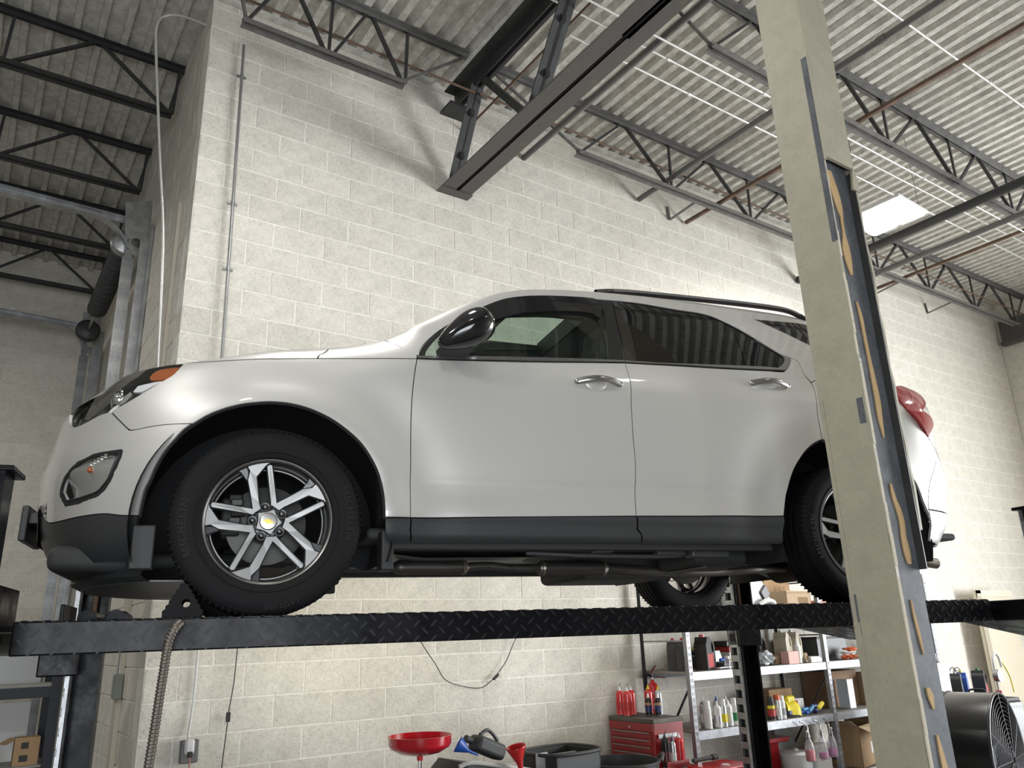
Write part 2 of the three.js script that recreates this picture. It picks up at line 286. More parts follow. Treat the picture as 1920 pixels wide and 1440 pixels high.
const NOSE = [[.1, -.62], [.17, -.73], [.23, -.81], [.3, -.86], [.38, -.89], [.46, -.90], [.55, -.905], [.64, -.895], [.72, -.88], [.8, -.868], [.88, -.845], [.96, -.80], [1.0, -.74], [1.04, -.6], [1.08, -.4], [1.12, -.1], [1.16, .1], [1.2, .24], [1.28, .4], [1.36, .52], [1.45, .66], [1.55, .82], [1.62, .95], [1.7, 1.25]];
const TAIL = [[.15, 3.6], [.22, 3.66], [.3, 3.75], [.38, 3.81], [.46, 3.853], [.56, 3.878], [.66, 3.885], [.76, 3.87], [.84, 3.855], [.92, 3.85], [1.0, 3.855], [1.08, 3.85], [1.2, 3.79], [1.35, 3.65], [1.5, 3.52], [1.6, 3.44], [1.7, 3.3]];
const frontLen = y => lerpTable([[.1, .85], [.4, .85], [.6, .83], [.75, .80], [.9, .78], [1.0, .72], [1.1, .5], [1.2, .32], [1.7, .3]], y);
const rearLen = y => lerpTable([[.1, .6], [.45, .62], [.8, .64], [.95, .6], [1.1, .56], [1.25, .6], [1.5, .7]], y);
const PF = 2.35, PR = 2.5;
function bodyBase(x, y) {
  const s = lerpTable([[-.8, .13], [-.4, .07], [0, .03], [.45, 0], [3, 0]], x);
  const b = sstep(.1, .6, x);
  let w = b < 1 ? lerpTable(FEND, y + s) * (1 - b) : 0;
  if (b > 0) w += lerpTable(DOOR, y) * b;
  // plan taper of the cabin towards the rear
  w -= .02 * sstep(1.9, 3.6, x) * sstep(.7, 1.3, y);
  for (const cx of [0, 2.858]) { // wheel arch flares
    const r = Math.hypot(x - cx, (y - .35) * (cx ? 1 : 1));
    const up = sstep(.12, .4, y) * (1 - sstep(.85, 1.02, y));
    const amp = cx ? .024 : .024 - .014 * (1 - sstep(-.45, -.1, x)) ;
    w += up * (amp * Math.exp(-Math.pow((r - .46) / .085, 2)) - .006 * Math.exp(-Math.pow((r - .66) / .1, 2)));
  }
  return w;
}
function bodyZ(x, y) {
  const xn = lerpTable(NOSE, y), xt = lerpTable(TAIL, y), lf = frontLen(y), lr = rearLen(y);
  if (x <= xn) return -(xn - x) * 4 - .001;
  if (x >= xt) return -(x - xt) * 4 - .001;
  let w = bodyBase(x, y);
  const qf = (x - xn) / lf, qr = (xt - x) / lr;
  if (qf < 1) w *= Math.pow(1 - Math.pow(1 - qf, PF), 1 / PF);
  if (qr < 1) w *= Math.pow(1 - Math.pow(1 - qr, PR), 1 / PR);
  return w;
}
// chart coordinate u: equals x on the flank, an angle measure round the nose and the tail, so that corners are sampled evenly
const KF = .62, KR = .62;
function uOf(x, y) {
  const xn = lerpTable(NOSE, y), xt = lerpTable(TAIL, y), lf = frontLen(y), lr = rearLen(y);
  const qf = (x - xn) / lf, qr = (xt - x) / lr;
  if (qf < 1) return xn + lf - (Math.PI / 2 - Math.acos(Math.pow(Math.max(0, 1 - qf), PF / 2))) * KF * 1.4;
  if (qr < 1) return xt - lr + (Math.PI / 2 - Math.acos(Math.pow(Math.max(0, 1 - qr), PR / 2))) * KR * 1.2;
  return x;
}
function xOf(u, y) {
  const xn = lerpTable(NOSE, y), xt = lerpTable(TAIL, y), lf = frontLen(y), lr = rearLen(y);
  if (u < xn + lf) { const th = Math.max(0, Math.PI / 2 - (xn + lf - u) / (KF * 1.4)); return xn + lf * (1 - Math.pow(Math.cos(th), 2 / PF)); }
  if (u > xt - lr) { const th = Math.max(0, Math.PI / 2 - (u - xt + lr) / (KR * 1.2)); return xt - lr * (1 - Math.pow(Math.cos(th), 2 / PR)); }
  return u;
}
function surfPoint(u, y) { const x = xOf(u, y); return [x, y, Math.max(0, bodyZ(x, y))]; }
const OUTLINE = {"front_fender":[[-0.3635,0.9785],[-0.3841,0.9278],[-0.4225,0.8993],[-0.4924,0.8563],[-0.5682,0.8161],[-0.6486,0.7828],[-0.5865,0.7388],[-0.541,0.7067],[-0.5254,0.6973],[-0.4923,0.6971],[-0.4354,0.7047],[-0.3806,0.7088],[-0.3451,0.7096],[-0.2684,0.7097],[-0.2269,0.7398],[-0.1876,0.7617],[-0.1451,0.7804],[-0.1015,0.7957],[-0.0572,0.8065],[-0.0074,0.8107],[0.0535,0.8078],[0.1156,0.7954],[0.1682,0.7766],[0.2214,0.7505],[0.2753,0.7139],[0.3189,0.6779],[0.3521,0.6416],[0.3804,0.5998],[0.4036,0.5581],[0.4219,0.5113],[0.4334,0.4577],[0.4373,0.4094],[0.4393,0.3677],[0.5442,0.3705],[0.5455,0.4812],[0.5452,0.5907],[0.5433,0.7022],[0.5437,0.8154],[0.5478,0.9021],[0.5562,0.9802],[0.5682,1.0498],[0.3725,1.0385],[0.1557,1.0271],[-0.0034,1.0106],[-0.1416,0.9927],[-0.2478,0.9826]],
  "hood_edge":[[-0.362,0.978],[-0.2821,0.9911],[-0.2042,1.0076],[-0.1303,1.0315],[-0.0317,1.0583],[0.0936,1.0877],[0.1952,1.1041],[0.2052,1.0892],[0.1926,1.0715],[0.1781,1.0566],[0.1616,1.0478],[0.1557,1.0285],[-0.0031,1.0119],[-0.142,0.9941],[-0.2485,0.984]],
  "cowl_side":[[0.1976,1.1038],[0.2668,1.1083],[0.3256,1.1145],[0.3816,1.1299],[0.4385,1.1521],[0.4893,1.1161],[0.5327,1.095],[0.5718,1.0773],[0.5683,1.0511],[0.3726,1.0398],[0.1578,1.0286],[0.1637,1.0471],[0.1791,1.0551],[0.1941,1.0699],[0.2065,1.087]],
  "front_door":[[0.5682,1.0498],[0.6902,1.0568],[0.8984,1.0723],[1.1681,1.0944],[1.3901,1.1157],[1.5995,1.1347],[1.5998,1.0736],[1.6014,1.0247],[1.5908,0.9115],[1.5895,0.7761],[1.594,0.6105],[1.5803,0.3981],[0.5442,0.3705],[0.5455,0.4812],[0.5452,0.5907],[0.5433,0.7022],[0.5437,0.8154],[0.5478,0.9021],[0.5562,0.9802]],
  "rear_door":[[1.5995,1.1347],[1.5998,1.0736],[1.6014,1.0247],[1.5908,0.9115],[1.5895,0.7761],[1.594,0.6105],[1.5803,0.3981],[1.8815,0.4041],[2.1836,0.4115],[2.3777,0.4115],[2.3984,0.4687],[2.4192,0.5273],[2.4446,0.5923],[2.4729,0.6445],[2.5163,0.6982],[2.5597,0.7416],[2.6118,0.7784],[2.6716,0.8043],[2.6697,0.8052],[2.6816,0.8741],[2.6928,0.9774],[2.7132,1.0812],[2.7143,1.1247],[2.7015,1.1541],[2.6972,1.1997],[2.7026,1.2588],[2.6778,1.2807],[2.6586,1.2856],[2.6435,1.2591],[2.6135,1.2243],[2.5765,1.1926],[2.5572,1.1819],[2.4581,1.1771],[2.1733,1.1606],[1.927,1.15]],
  "side_frame":[[0.4385,1.1521],[0.472,1.1841],[0.5258,1.2316],[0.6023,1.3012],[0.6808,1.3438],[0.7562,1.3887],[0.8594,1.4364],[0.959,1.4763],[1.0616,1.51],[1.1641,1.5428],[1.2407,1.5591],[1.2761,1.564],[1.3736,1.5786],[1.5033,1.5915],[1.5987,1.5995],[1.7719,1.6097],[1.884,1.6164],[2.1154,1.6264],[2.3599,1.6448],[2.6027,1.6446],[2.7489,1.6397],[2.8258,1.633],[2.9227,1.624],[3.0732,1.5926],[3.1885,1.4824],[3.2835,1.3923],[3.1651,1.238],[2.9036,1.2101],[2.7212,1.1333],[2.706,1.1603],[2.6972,1.1998],[2.7039,1.2589],[2.6784,1.2796],[2.6577,1.286],[2.5963,1.3067],[2.5391,1.3475],[2.4729,1.3937],[2.3977,1.4453],[2.3328,1.4803],[2.249,1.5203],[2.1652,1.5344],[2.0708,1.5363],[1.9579,1.542],[1.8003,1.5505],[1.6511,1.5447],[1.5353,1.5366],[1.381,1.5238],[1.2595,1.508],[1.1499,1.4878],[1.0407,1.4542],[0.9506,1.4065],[0.8767,1.3599],[0.8045,1.3096],[0.7389,1.2607],[0.6838,1.2155],[0.6381,1.1699],[0.6061,1.1319],[0.5829,1.0937],[0.575,1.0675],[0.4997,1.1079]],
  "window_trim_front":[[0.5756,1.0653],[0.5835,1.0914],[0.6067,1.1296],[0.6386,1.1675],[0.6844,1.2131],[0.7394,1.2582],[0.8051,1.3076],[0.8772,1.3578],[0.9511,1.4044],[1.0412,1.4519],[1.1503,1.4854],[1.2239,1.5003],[1.2589,1.506],[1.3801,1.521],[1.5345,1.5345],[1.6488,1.5416],[1.6253,1.3586],[1.6177,1.2574],[1.5993,1.1504],[1.5126,1.1442],[1.5404,1.2699],[1.5723,1.4325],[1.5668,1.5044],[1.5182,1.5172],[1.3763,1.5088],[1.2554,1.4925],[1.2206,1.487],[1.1472,1.4718],[1.0382,1.4366],[0.9482,1.3872],[0.8745,1.3396],[0.8025,1.2883],[0.7372,1.2401],[0.6818,1.1902],[0.6434,1.1436],[0.615,1.0996],[0.6067,1.0717]],
  "front_window":[[0.6088,1.0729],[0.6149,1.0986],[0.6441,1.1427],[0.6825,1.1893],[0.7379,1.2391],[0.8032,1.2874],[0.8752,1.3386],[0.9489,1.3862],[1.039,1.4356],[1.1479,1.4708],[1.2203,1.4857],[1.255,1.4912],[1.3759,1.5075],[1.5177,1.5158],[1.5661,1.5024],[1.5717,1.4307],[1.5399,1.2682],[1.5129,1.1452],[1.283,1.1285],[1.0133,1.1077],[0.9442,1.1036],[0.7753,1.089]],
  "rain_visor":[[0.8754,1.3516],[0.9505,1.4009],[1.0405,1.4484],[1.1494,1.4817],[1.2229,1.4965],[1.2579,1.5021],[1.3788,1.5169],[1.5322,1.5281],[1.5692,1.5112],[1.5624,1.4668],[1.5426,1.4166],[1.5305,1.3917],[1.5185,1.4017],[1.4987,1.4192],[1.4508,1.424],[1.3513,1.415],[1.2331,1.3981],[1.1309,1.3768],[1.0572,1.35],[0.9943,1.3239],[0.9557,1.3053],[0.9481,1.3391],[0.9102,1.35]],
  "window_trim_mid":[[1.6521,1.5422],[1.7158,1.544],[1.6999,1.4033],[1.6881,1.2768],[1.6739,1.1584],[1.6023,1.1507],[1.6202,1.2577],[1.6279,1.359]],
  "rear_window":[[1.716,1.5406],[1.7965,1.5417],[1.953,1.5317],[2.0652,1.5251],[2.1598,1.5239],[2.2436,1.51],[2.3283,1.4707],[2.348,1.4571],[2.3486,1.3762],[2.3378,1.2748],[2.323,1.1963],[2.1281,1.1818],[1.808,1.1584],[1.6757,1.1581],[1.6901,1.277],[1.7015,1.4035]],
  "quarter_window":[[2.3502,1.4556],[2.3915,1.432],[2.4667,1.3806],[2.533,1.3348],[2.5856,1.2971],[2.6069,1.2801],[2.604,1.2622],[2.5793,1.2361],[2.5365,1.2083],[2.3259,1.1966],[2.3408,1.2751],[2.3517,1.3766]],
  "quarter_trim":[[2.4716,1.391],[2.5379,1.345],[2.595,1.3042],[2.6491,1.2833],[2.6441,1.2638],[2.6141,1.2255],[2.5765,1.1949],[2.5611,1.1932],[2.5347,1.2047],[2.5809,1.2345],[2.6062,1.2618],[2.6101,1.2828],[2.5881,1.2998],[2.5342,1.3373],[2.4679,1.3832]],
  "upper_trim":[[1.6527,1.5436],[1.7993,1.5483],[1.9568,1.5398],[2.067,1.5343],[2.164,1.5321],[2.2478,1.518],[2.3318,1.4782],[2.3968,1.4433],[2.4719,1.3917],[2.4682,1.3839],[2.3931,1.4353],[2.3296,1.4735],[2.2451,1.5129],[2.1613,1.5268],[2.0667,1.5281],[1.9544,1.5346],[1.7978,1.5446],[1.6515,1.538]],
  "belt_molding":[[0.5732,1.0637],[0.7757,1.0853],[1.013,1.1061],[1.283,1.1285],[1.5995,1.1495],[1.5999,1.141],[1.3917,1.122],[1.1692,1.1004],[0.8992,1.0781],[0.6907,1.0623],[0.5714,1.0549]],
  "belt_molding_rear":[[1.6038,1.1493],[1.8075,1.1568],[2.1272,1.1794],[2.3536,1.1957],[2.5287,1.2039],[2.5774,1.1944],[2.462,1.1854],[2.1765,1.1682],[1.9297,1.1574],[1.6041,1.1405]],
  "rear_side_glass":[[2.5476,1.5428],[2.7249,1.5539],[2.8781,1.5633],[3.1107,1.5412],[3.2169,1.4483],[3.0959,1.3051],[2.9732,1.3334],[2.8398,1.3991],[2.7081,1.4654]],
  "front_bumper":[[-0.959,0.776],[-0.8746,0.7514],[-0.7807,0.7608],[-0.7154,0.7759],[-0.6536,0.7826],[-0.5872,0.7381],[-0.5417,0.706],[-0.5249,0.6959],[-0.492,0.696],[-0.4352,0.7036],[-0.3804,0.7077],[-0.3449,0.7085],[-0.2714,0.7071],[-0.3051,0.6773],[-0.3326,0.6433],[-0.3595,0.6031],[-0.3847,0.5469],[-0.3988,0.5014],[-0.4146,0.4629],[-0.4231,0.4148],[-0.4299,0.3694],[-0.498,0.3742],[-0.5305,0.3788],[-0.5688,0.3847],[-0.6179,0.3865],[-0.6912,0.3854],[-0.7753,0.3823],[-0.8561,0.3796],[-0.9466,0.3819],[-0.9845,0.391],[-1.1283,0.4539]],
  "headlight":[[-0.9554,0.7753],[-0.8751,0.7522],[-0.7813,0.762],[-0.7159,0.7771],[-0.6503,0.7849],[-0.5687,0.8177],[-0.4929,0.8579],[-0.423,0.901],[-0.3858,0.9299],[-0.3649,0.9776],[-0.4393,0.973],[-0.5262,0.9657],[-0.5961,0.9591],[-0.662,0.9425],[-0.69,0.9231],[-0.7239,0.8989],[-0.7564,0.8751],[-0.8006,0.8439],[-0.8563,0.8199],[-0.9191,0.7923]],
  "corner_reflector":[[-0.4957,0.9125],[-0.5095,0.9261],[-0.5074,0.9449],[-0.4883,0.9605],[-0.4487,0.9681],[-0.3849,0.9703],[-0.3876,0.9361],[-0.4108,0.9128],[-0.4425,0.9094]],
  "lamp_reflector_a":[[-0.5547,0.8914],[-0.4654,0.9028],[-0.4262,0.9044],[-0.4794,0.8821],[-0.5247,0.8619],[-0.5698,0.866]],
  "lamp_reflector_b":[[-0.6257,0.8104],[-0.6191,0.8444],[-0.5847,0.8675],[-0.57,0.851],[-0.5979,0.8208]],
  "lamp_reflector_c":[[-0.6869,0.7805],[-0.6657,0.8016],[-0.6358,0.8172],[-0.633,0.8028],[-0.6546,0.7853]],
  "lamp_reflector_d":[[-0.8955,0.7587],[-0.8916,0.7845],[-0.8604,0.7858],[-0.8122,0.7711],[-0.8264,0.7584],[-0.8593,0.7518]],
  "fog_light":[[-0.5636,0.6142],[-0.5782,0.5725],[-0.5966,0.5172],[-0.6189,0.4926],[-0.6433,0.4732],[-0.7008,0.4614],[-0.7781,0.455],[-0.8469,0.4541],[-0.8947,0.4939],[-0.885,0.5283],[-0.8467,0.5645],[-0.8136,0.5813],[-0.7393,0.6043],[-0.6639,0.6124]],
  "lower_valance":[[-0.4313,0.3682],[-0.4979,0.3729],[-0.5304,0.3775],[-0.5687,0.3834],[-0.6178,0.3852],[-0.6911,0.3841],[-0.7752,0.381],[-0.8561,0.3783],[-0.9466,0.3805],[-0.9868,0.3899],[-1.1632,0.4554],[-1.2009,0.4145],[-1.0156,0.3241],[null,0.3603],[null,0.3395],[null,0.2998],[-1.0084,0.2386],[-0.9066,0.2246],[-0.7867,0.2152],[-0.6527,0.218],[-0.5506,0.2172],[-0.4701,0.2136],[-0.4603,0.2235],[-0.4466,0.268],[-0.4356,0.3292]],
  "fender_cladding":[[0.4396,0.3647],[0.5426,0.3684],[0.5516,0.2751],[0.4619,0.2734],[0.4476,0.3069]],
  "front_door_cladding":[[0.5472,0.3686],[0.8415,0.377],[1.2056,0.3861],[1.578,0.3945],[1.5812,0.3411],[1.6044,0.3203],[1.61,0.282],[1.0886,0.2783],[0.5563,0.2742]],
  "rear_door_cladding":[[1.5848,0.3946],[1.881,0.4004],[2.1828,0.4071],[2.3767,0.4056],[2.3705,0.3544],[2.3737,0.2816],[1.6166,0.2788],[1.6099,0.3215],[1.5881,0.3424]],
  "tail_light":[[3.2747,1.1506],[3.3901,1.1755],[3.4845,1.148],[3.516,1.1167],[3.5238,1.0667],[3.4518,1.0199],[3.5249,0.9939],[3.5282,0.9486],[3.4522,0.8716],[3.3694,0.9301],[3.3097,1.0009],[3.2876,1.0631],[3.27,1.1267]],
  "bumper_seam":[[3.2536,0.4538],[3.6401,0.4787],[3.4201,0.3116],[3.2935,0.2989],[3.2323,0.2949],[3.1395,0.7462],[3.4365,0.8587]]};
// ---------------------------------------------------------------- the white vehicle on the lift
const CAR_AT = { o: V(.1283, 1.6396, 1.6683), yaw: -0.2386 };
const car = thing('white_suv', 'white four-door SUV raised on the black four-post lift', 'car', [CAR_AT.o.x, CAR_AT.o.y, CAR_AT.o.z], CAR_AT.yaw);
const CM = {
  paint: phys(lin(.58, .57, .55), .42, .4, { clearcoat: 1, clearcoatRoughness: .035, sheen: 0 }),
  seam: std(lin(.01, .01, .011), .8),
  clad: std(lin(.030, .031, .033), .48, 0, { bumpMap: tFineBump, bumpScale: .0002 }),
  satin: std(lin(.40, .40, .40), .22, .9),
  trim: phys(lin(.006, .006, .007), .1, 0, { clearcoat: 1, clearcoatRoughness: .03 }),
  frameBlack: std(lin(.012, .012, .013), .35),
  glass: phys(lin(.62, .70, .66), .0, 0, { transmission: 1, thickness: 0, ior: 1.5, specularIntensity: 1 }),
  tint: phys(lin(.045, .048, .05), .0, 0, { transmission: .9, thickness: 0, ior: 1.52 }),
  sunGlass: phys(lin(.62, .72, .64), .0, 0, { transmission: 1, thickness: 0, ior: 1.5 }),
  visor: phys(lin(.03, .03, .032), .05, 0, { transmission: .55, thickness: 0, ior: 1.5 }),
  lens: phys(lin(.95, .96, .97), .02, 0, { transmission: 1, thickness: 0, ior: 1.5 }),
  amber: phys(lin(.36, .09, .018), .15, 0, { clearcoat: 1, clearcoatRoughness: .05 }),
  redLens: phys(lin(.30, .004, .008), .12, 0, { clearcoat: 1, clearcoatRoughness: .03 }),
  bowl: std(lin(.75, .75, .73), .28, .85), lampBlack: phys(lin(.02, .02, .022), .2, .3), reflector: std(lin(.8, .8, .8), .12, 1),
  machined: std(lin(.26, .256, .25), .36, 1), wheelGrey: phys(lin(.05, .05, .053), .35, .4, { clearcoat: .4 }),
  iron: std(lin(.09, .088, .085), .5, .7), brakeDark: std(lin(.03, .03, .03), .6, .2),
  gold: std(lin(.75, .48, .10), .3, .85), under: std(lin(.035, .036, .036), .7), exhaust: std(lin(.16, .15, .14), .42, .8, { map: tMetal }), exhaustTip: std(lin(.36, .32, .27), .35, .85),
  heat: std(lin(.18, .18, .18), .5, .6), seat: std(lin(.05, .05, .055), .8), seatPale: std(lin(.14, .145, .15), .8), headliner: std(lin(.30, .29, .27), .9), bronze: std(lin(.11, .105, .1), .7),
  rubberText: phys(lin(.013, .013, .0135), .6, 0, { specularIntensity: .4 }), silverClad: phys(lin(.45, .46, .48), .35, .3, { clearcoat: .5 }),
};
// outline smoothing: rounds gentle bends, keeps corners
function smoothOutline(pts, step = .02) {
  const n = pts.length, corner = pts.map((p, i) => { const a = pts[(i + n - 1) % n], b = pts[(i + 1) % n]; let t = Math.atan2(b[1] - p[1], b[0] - p[0]) - Math.atan2(p[1] - a[1], p[0] - a[0]); t = Math.abs(Math.atan2(Math.sin(t), Math.cos(t))); return t > .62; });
  const tan = pts.map((p, i) => { const a = pts[(i + n - 1) % n], b = pts[(i + 1) % n], la = Math.hypot(p[0] - a[0], p[1] - a[1]), lb = Math.hypot(b[0] - p[0], b[1] - p[1]); const w = la + lb || 1; return [(b[0] - a[0]) / w, (b[1] - a[1]) / w]; });
  const out = [];
  for (let i = 0; i < n; i++) {
    const j = (i + 1) % n, p = pts[i], q = pts[j], l = Math.hypot(q[0] - p[0], q[1] - p[1]); if (l < 1e-6) continue;
    const d = [(q[0] - p[0]) / l, (q[1] - p[1]) / l], t0 = corner[i] ? d : tan[i], t1 = corner[j] ? d : tan[j], k = Math.max(1, Math.ceil(l / step));
    for (let s = 0; s < k; s++) { const u = s / k, u2 = u * u, u3 = u2 * u, h1 = 2 * u3 - 3 * u2 + 1, h2 = u3 - 2 * u2 + u, h3 = -2 * u3 + 3 * u2, h4 = u3 - u2; out.push([h1 * p[0] + h2 * l * t0[0] + h3 * q[0] + h4 * l * t1[0], h1 * p[1] + h2 * l * t0[1] + h3 * q[1] + h4 * l * t1[1]]); }
  }
  return out;
}
function area2(p) { let a = 0; for (let i = 0; i < p.length; i++) { const q = p[(i + 1) % p.length]; a += p[i][0] * q[1] - q[0] * p[i][1]; } return a; }
function insetOutline(p, g) { // positive shrinks a counter-clockwise outline
  const n = p.length; return p.map((c, i) => { const a = p[(i + n - 1) % n], b = p[(i + 1) % n]; let e1 = [c[0] - a[0], c[1] - a[1]], e2 = [b[0] - c[0], b[1] - c[1]]; const l1 = Math.hypot(...e1) || 1, l2 = Math.hypot(...e2) || 1; const n1 = [-e1[1] / l1, e1[0] / l1], n2 = [-e2[1] / l2, e2[0] / l2]; let m = [n1[0] + n2[0], n1[1] + n2[1]]; const l = Math.hypot(...m) || 1; m = [m[0] / l, m[1] / l]; const k = Math.min(2, 1 / Math.max(.3, m[0] * n1[0] + m[1] * n1[1])); return [c[0] + m[0] * g * k, c[1] + m[1] * g * k]; });
}
function clipHalf(p, ax, lim, keepGreater) {
  const o = [], ins = q => keepGreater ? q[ax] >= lim : q[ax] <= lim;
  for (let i = 0; i < p.length; i++) { const a = p[i], b = p[(i + 1) % p.length], ia = ins(a), ib = ins(b); if (ia) o.push(a); if (ia !== ib) { const t = (lim - a[ax]) / (b[ax] - a[ax]); const q = [a[0] + t * (b[0] - a[0]), a[1] + t * (b[1] - a[1])]; q[ax] = lim; o.push(q); } }
  return o;
}
function surfNormal(u, y) {
  const e = .004, a = surfPoint(u - e, y), b = surfPoint(u + e, y), c = surfPoint(u, y - e), d = surfPoint(u, y + e);
  const n = V(b[0] - a[0], b[1] - a[1], b[2] - a[2]).cross(V(d[0] - c[0], d[1] - c[1], d[2] - c[2])).normalize();
  return n.lengthSq() > .5 ? n : V(u < 0 ? -1 : 1, 0, 0);
}
// a body panel: the outline laid on the body surface, filled on a fine grid, with a turned-in edge
function panelGeo(outline, o = {}) {
  const { res = .03, off = 0, side = 1, edge = .012, gap = .002, smooth = true, fn = null, holes = [] } = o;
  let p = outline.map(q => q.slice()); if (area2(p) < 0) p.reverse();
  if (smooth) p = smoothOutline(p); if (gap) p = insetOutline(p, gap);
  for (const h0 of holes) { // open the outline into the hole by the shortest bridge
    let h = h0.map(q => q.slice()); if (area2(h) > 0) h.reverse(); h = smoothOutline(h); let best = [1e9, 0, 0];
    p.forEach((a, i) => h.forEach((b, j) => { const d = Math.hypot(a[0] - b[0], a[1] - b[1]); if (d < best[0]) best = [d, i, j]; }));
    p = [...p.slice(0, best[1] + 1), ...h.slice(best[2]), ...h.slice(0, best[2] + 1), ...p.slice(best[1])];
  }
  const lift = (u, y, extra = 0) => { const s = surfPoint(u, y), n = surfNormal(u, y), k = off + extra + (fn ? fn(u, y, s) : 0); return [V(s[0] + n.x * k, s[1] + n.y * k, (s[2] + n.z * k) * side), V(n.x, n.y, n.z * side)]; };
  const us = p.map(q => q[0]), ys = p.map(q => q[1]), u0 = Math.min(...us), u1 = Math.max(...us), y0 = Math.min(...ys), y1 = Math.max(...ys);
  const pos = [], nor = [], uv = [], idx = [], map = new Map();
  const vert = q => { const k = Math.round(q[0] * 2e5) + ',' + Math.round(q[1] * 2e5); if (!map.has(k)) { const [a, n] = lift(q[0], q[1]); map.set(k, pos.length / 3); pos.push(a.x, a.y, a.z); nor.push(n.x, n.y, n.z); uv.push(q[0], q[1]); } return map.get(k); };
  const ny = Math.max(1, Math.ceil((y1 - y0) / res)), nu = Math.max(1, Math.ceil((u1 - u0) / res));
  for (let j = 0; j < ny; j++) {
    const ya = y0 + (y1 - y0) * j / ny, yb = y0 + (y1 - y0) * (j + 1) / ny, strip = clipHalf(clipHalf(p, 1, ya, true), 1, yb, false); if (strip.length < 3) continue;
    for (let i = 0; i < nu; i++) {
      const ua = u0 + (u1 - u0) * i / nu, ub = u0 + (u1 - u0) * (i + 1) / nu; let c = clipHalf(clipHalf(strip, 0, ua, true), 0, ub, false);
      c = c.filter((q, k) => { const r = c[(k + 1) % c.length]; return Math.hypot(q[0] - r[0], q[1] - r[1]) > 1e-6; }); if (c.length < 3 || Math.abs(area2(c)) < 1e-8) continue;
      for (const t of THREE.ShapeUtils.triangulateShape(c.map(q => new THREE.Vector2(...q)), [])) { const a = t.map(k => vert(c[k])); if (side < 0) a.reverse(); idx.push(...a); }
    }
  }
  const g = new THREE.BufferGeometry(); g.setAttribute('position', new THREE.Float32BufferAttribute(pos, 3)); g.setAttribute('normal', new THREE.Float32BufferAttribute(nor, 3)); g.setAttribute('uv', new THREE.Float32BufferAttribute(uv, 2)); g.setIndex(idx);
  if (!edge) return g;
  const ep = [], n = p.length; // turned-in edge
  for (let i = 0; i < n; i++) { const a = p[i], b = p[(i + 1) % n], [A] = lift(a[0], a[1]), [B] = lift(b[0], b[1]), [C] = lift(b[0], b[1], -edge), [D] = lift(a[0], a[1], -edge); for (const q of side > 0 ? [A, C, B, A, D, C] : [A, B, C, A, C, D]) ep.push(q.x, q.y, q.z); }
  const e = new THREE.BufferGeometry(); e.setAttribute('position', new THREE.Float32BufferAttribute(ep, 3)); e.computeVertexNormals(); return merge([g, e]);
}
const uCentre = (y, rear) => rear ? lerpTable(TAIL, y) - rearLen(y) + Math.PI / 2 * KR * 1.2 : lerpTable(NOSE, y) + frontLen(y) - Math.PI / 2 * KF * 1.4;
const OL = OUTLINE;
// outlines completed where the photograph's column or the far side hides them
const arc = (cx, cy, r, a0, a1, n = 14) => Array.from({ length: n + 1 }, (_, i) => { const a = (a0 + (a1 - a0) * i / n) * Math.PI / 180; return [cx + r * Math.cos(a), cy + r * Math.sin(a)]; });
const toU = l => l.map(([x, y]) => [uOf(x, y), y]);
{ // the bumper skin and the lower valance reach round to the middle of the nose
  const b = OL.front_bumper, k = b.length; // starts at the lamp's front tip, ends at the lower front corner
  const top = b[0], end = b[k - 1];
  OL.front_bumper = [...b, [uCentre(end[1]) , end[1] + .005], ...[.55, .65, .72, .78].map(y => [uCentre(y), y]), [uCentre(.80) + .22, .80], [top[0] - .06, top[1] + .06]];
  const v = OL.lower_valance; const i0 = 10; // points 10..16 run down the middle
  const lo = v.slice(17); OL.lower_valance = [...v.slice(0, 10), [uCentre(.47) + .42, .47], [uCentre(.43) + .35, .43], ...[.36, .30, .25].map(y => [uCentre(y), y]), [uCentre(.235) + .25, .232], ...lo];
}
const RA = [2.858, .35];
const tl = OL.tail_light;
const sf = OL.side_frame, rd = OL.rear_door;
OL.quarter_panel = [...toU(arc(RA[0], RA[1], .473, 109, 8, 16)), ...toU([[3.33, .47], [3.4, .62], [3.5, .74]]), tl[8], tl[9], tl[10], tl[11], tl[12], sf[26], sf[27], sf[28], rd[21], rd[20], rd[19], rd[18]];
OL.rear_bumper = [...toU([[3.335, .468], [3.4, .47], [3.5, .47], [3.62, .468]]), [uCentre(.47, true), .47], [uCentre(.72, true), .72], [tl[8][0] + .2, .75], [tl[8][0] + .01, tl[8][1] - .01], ...toU([[3.5, .735], [3.405, .62]])];
OL.rear_bumper_lower = [...toU([[3.325, .30], [3.325, .38], [3.332, .462], [3.5, .464], [3.62, .462]]), [uCentre(.465, true), .465], [uCentre(.3, true), .3], ...toU([[3.5, .295]])];
OL.tailgate = [tl[1], [uCentre(1.2, true), 1.2], [uCentre(.73, true), .73], [tl[8][0] + .21, .76], tl[8], tl[7], tl[6], tl[5], tl[4], tl[3], tl[2]];
const both = (name, outline, mat, o = {}, farToo = true, parent = car) => { const m = part(name, panelGeo(outline, { ...o, side: 1 }), mat, parent); if (farToo) part(name, panelGeo(outline, { ...o, side: -1 }), mat, parent); return m; };
const plain = ['front_fender', 'hood_edge', 'cowl_side', 'rear_door', 'side_frame', 'quarter_panel'];
const parts = {}, fogRing = smoothOutline(OL.fog_light, .02);
const bumperForm = (u, y) => { let d = 9; for (const q of fogRing) d = Math.min(d, Math.hypot(u - q[0], y - q[1])); return -.02 * (1 - sstep(.012, .05, d)) + .008 * Math.exp(-Math.pow((y - .665 - (u + .55) * .12) / .022, 2)); }; // lamp recess, crease above it
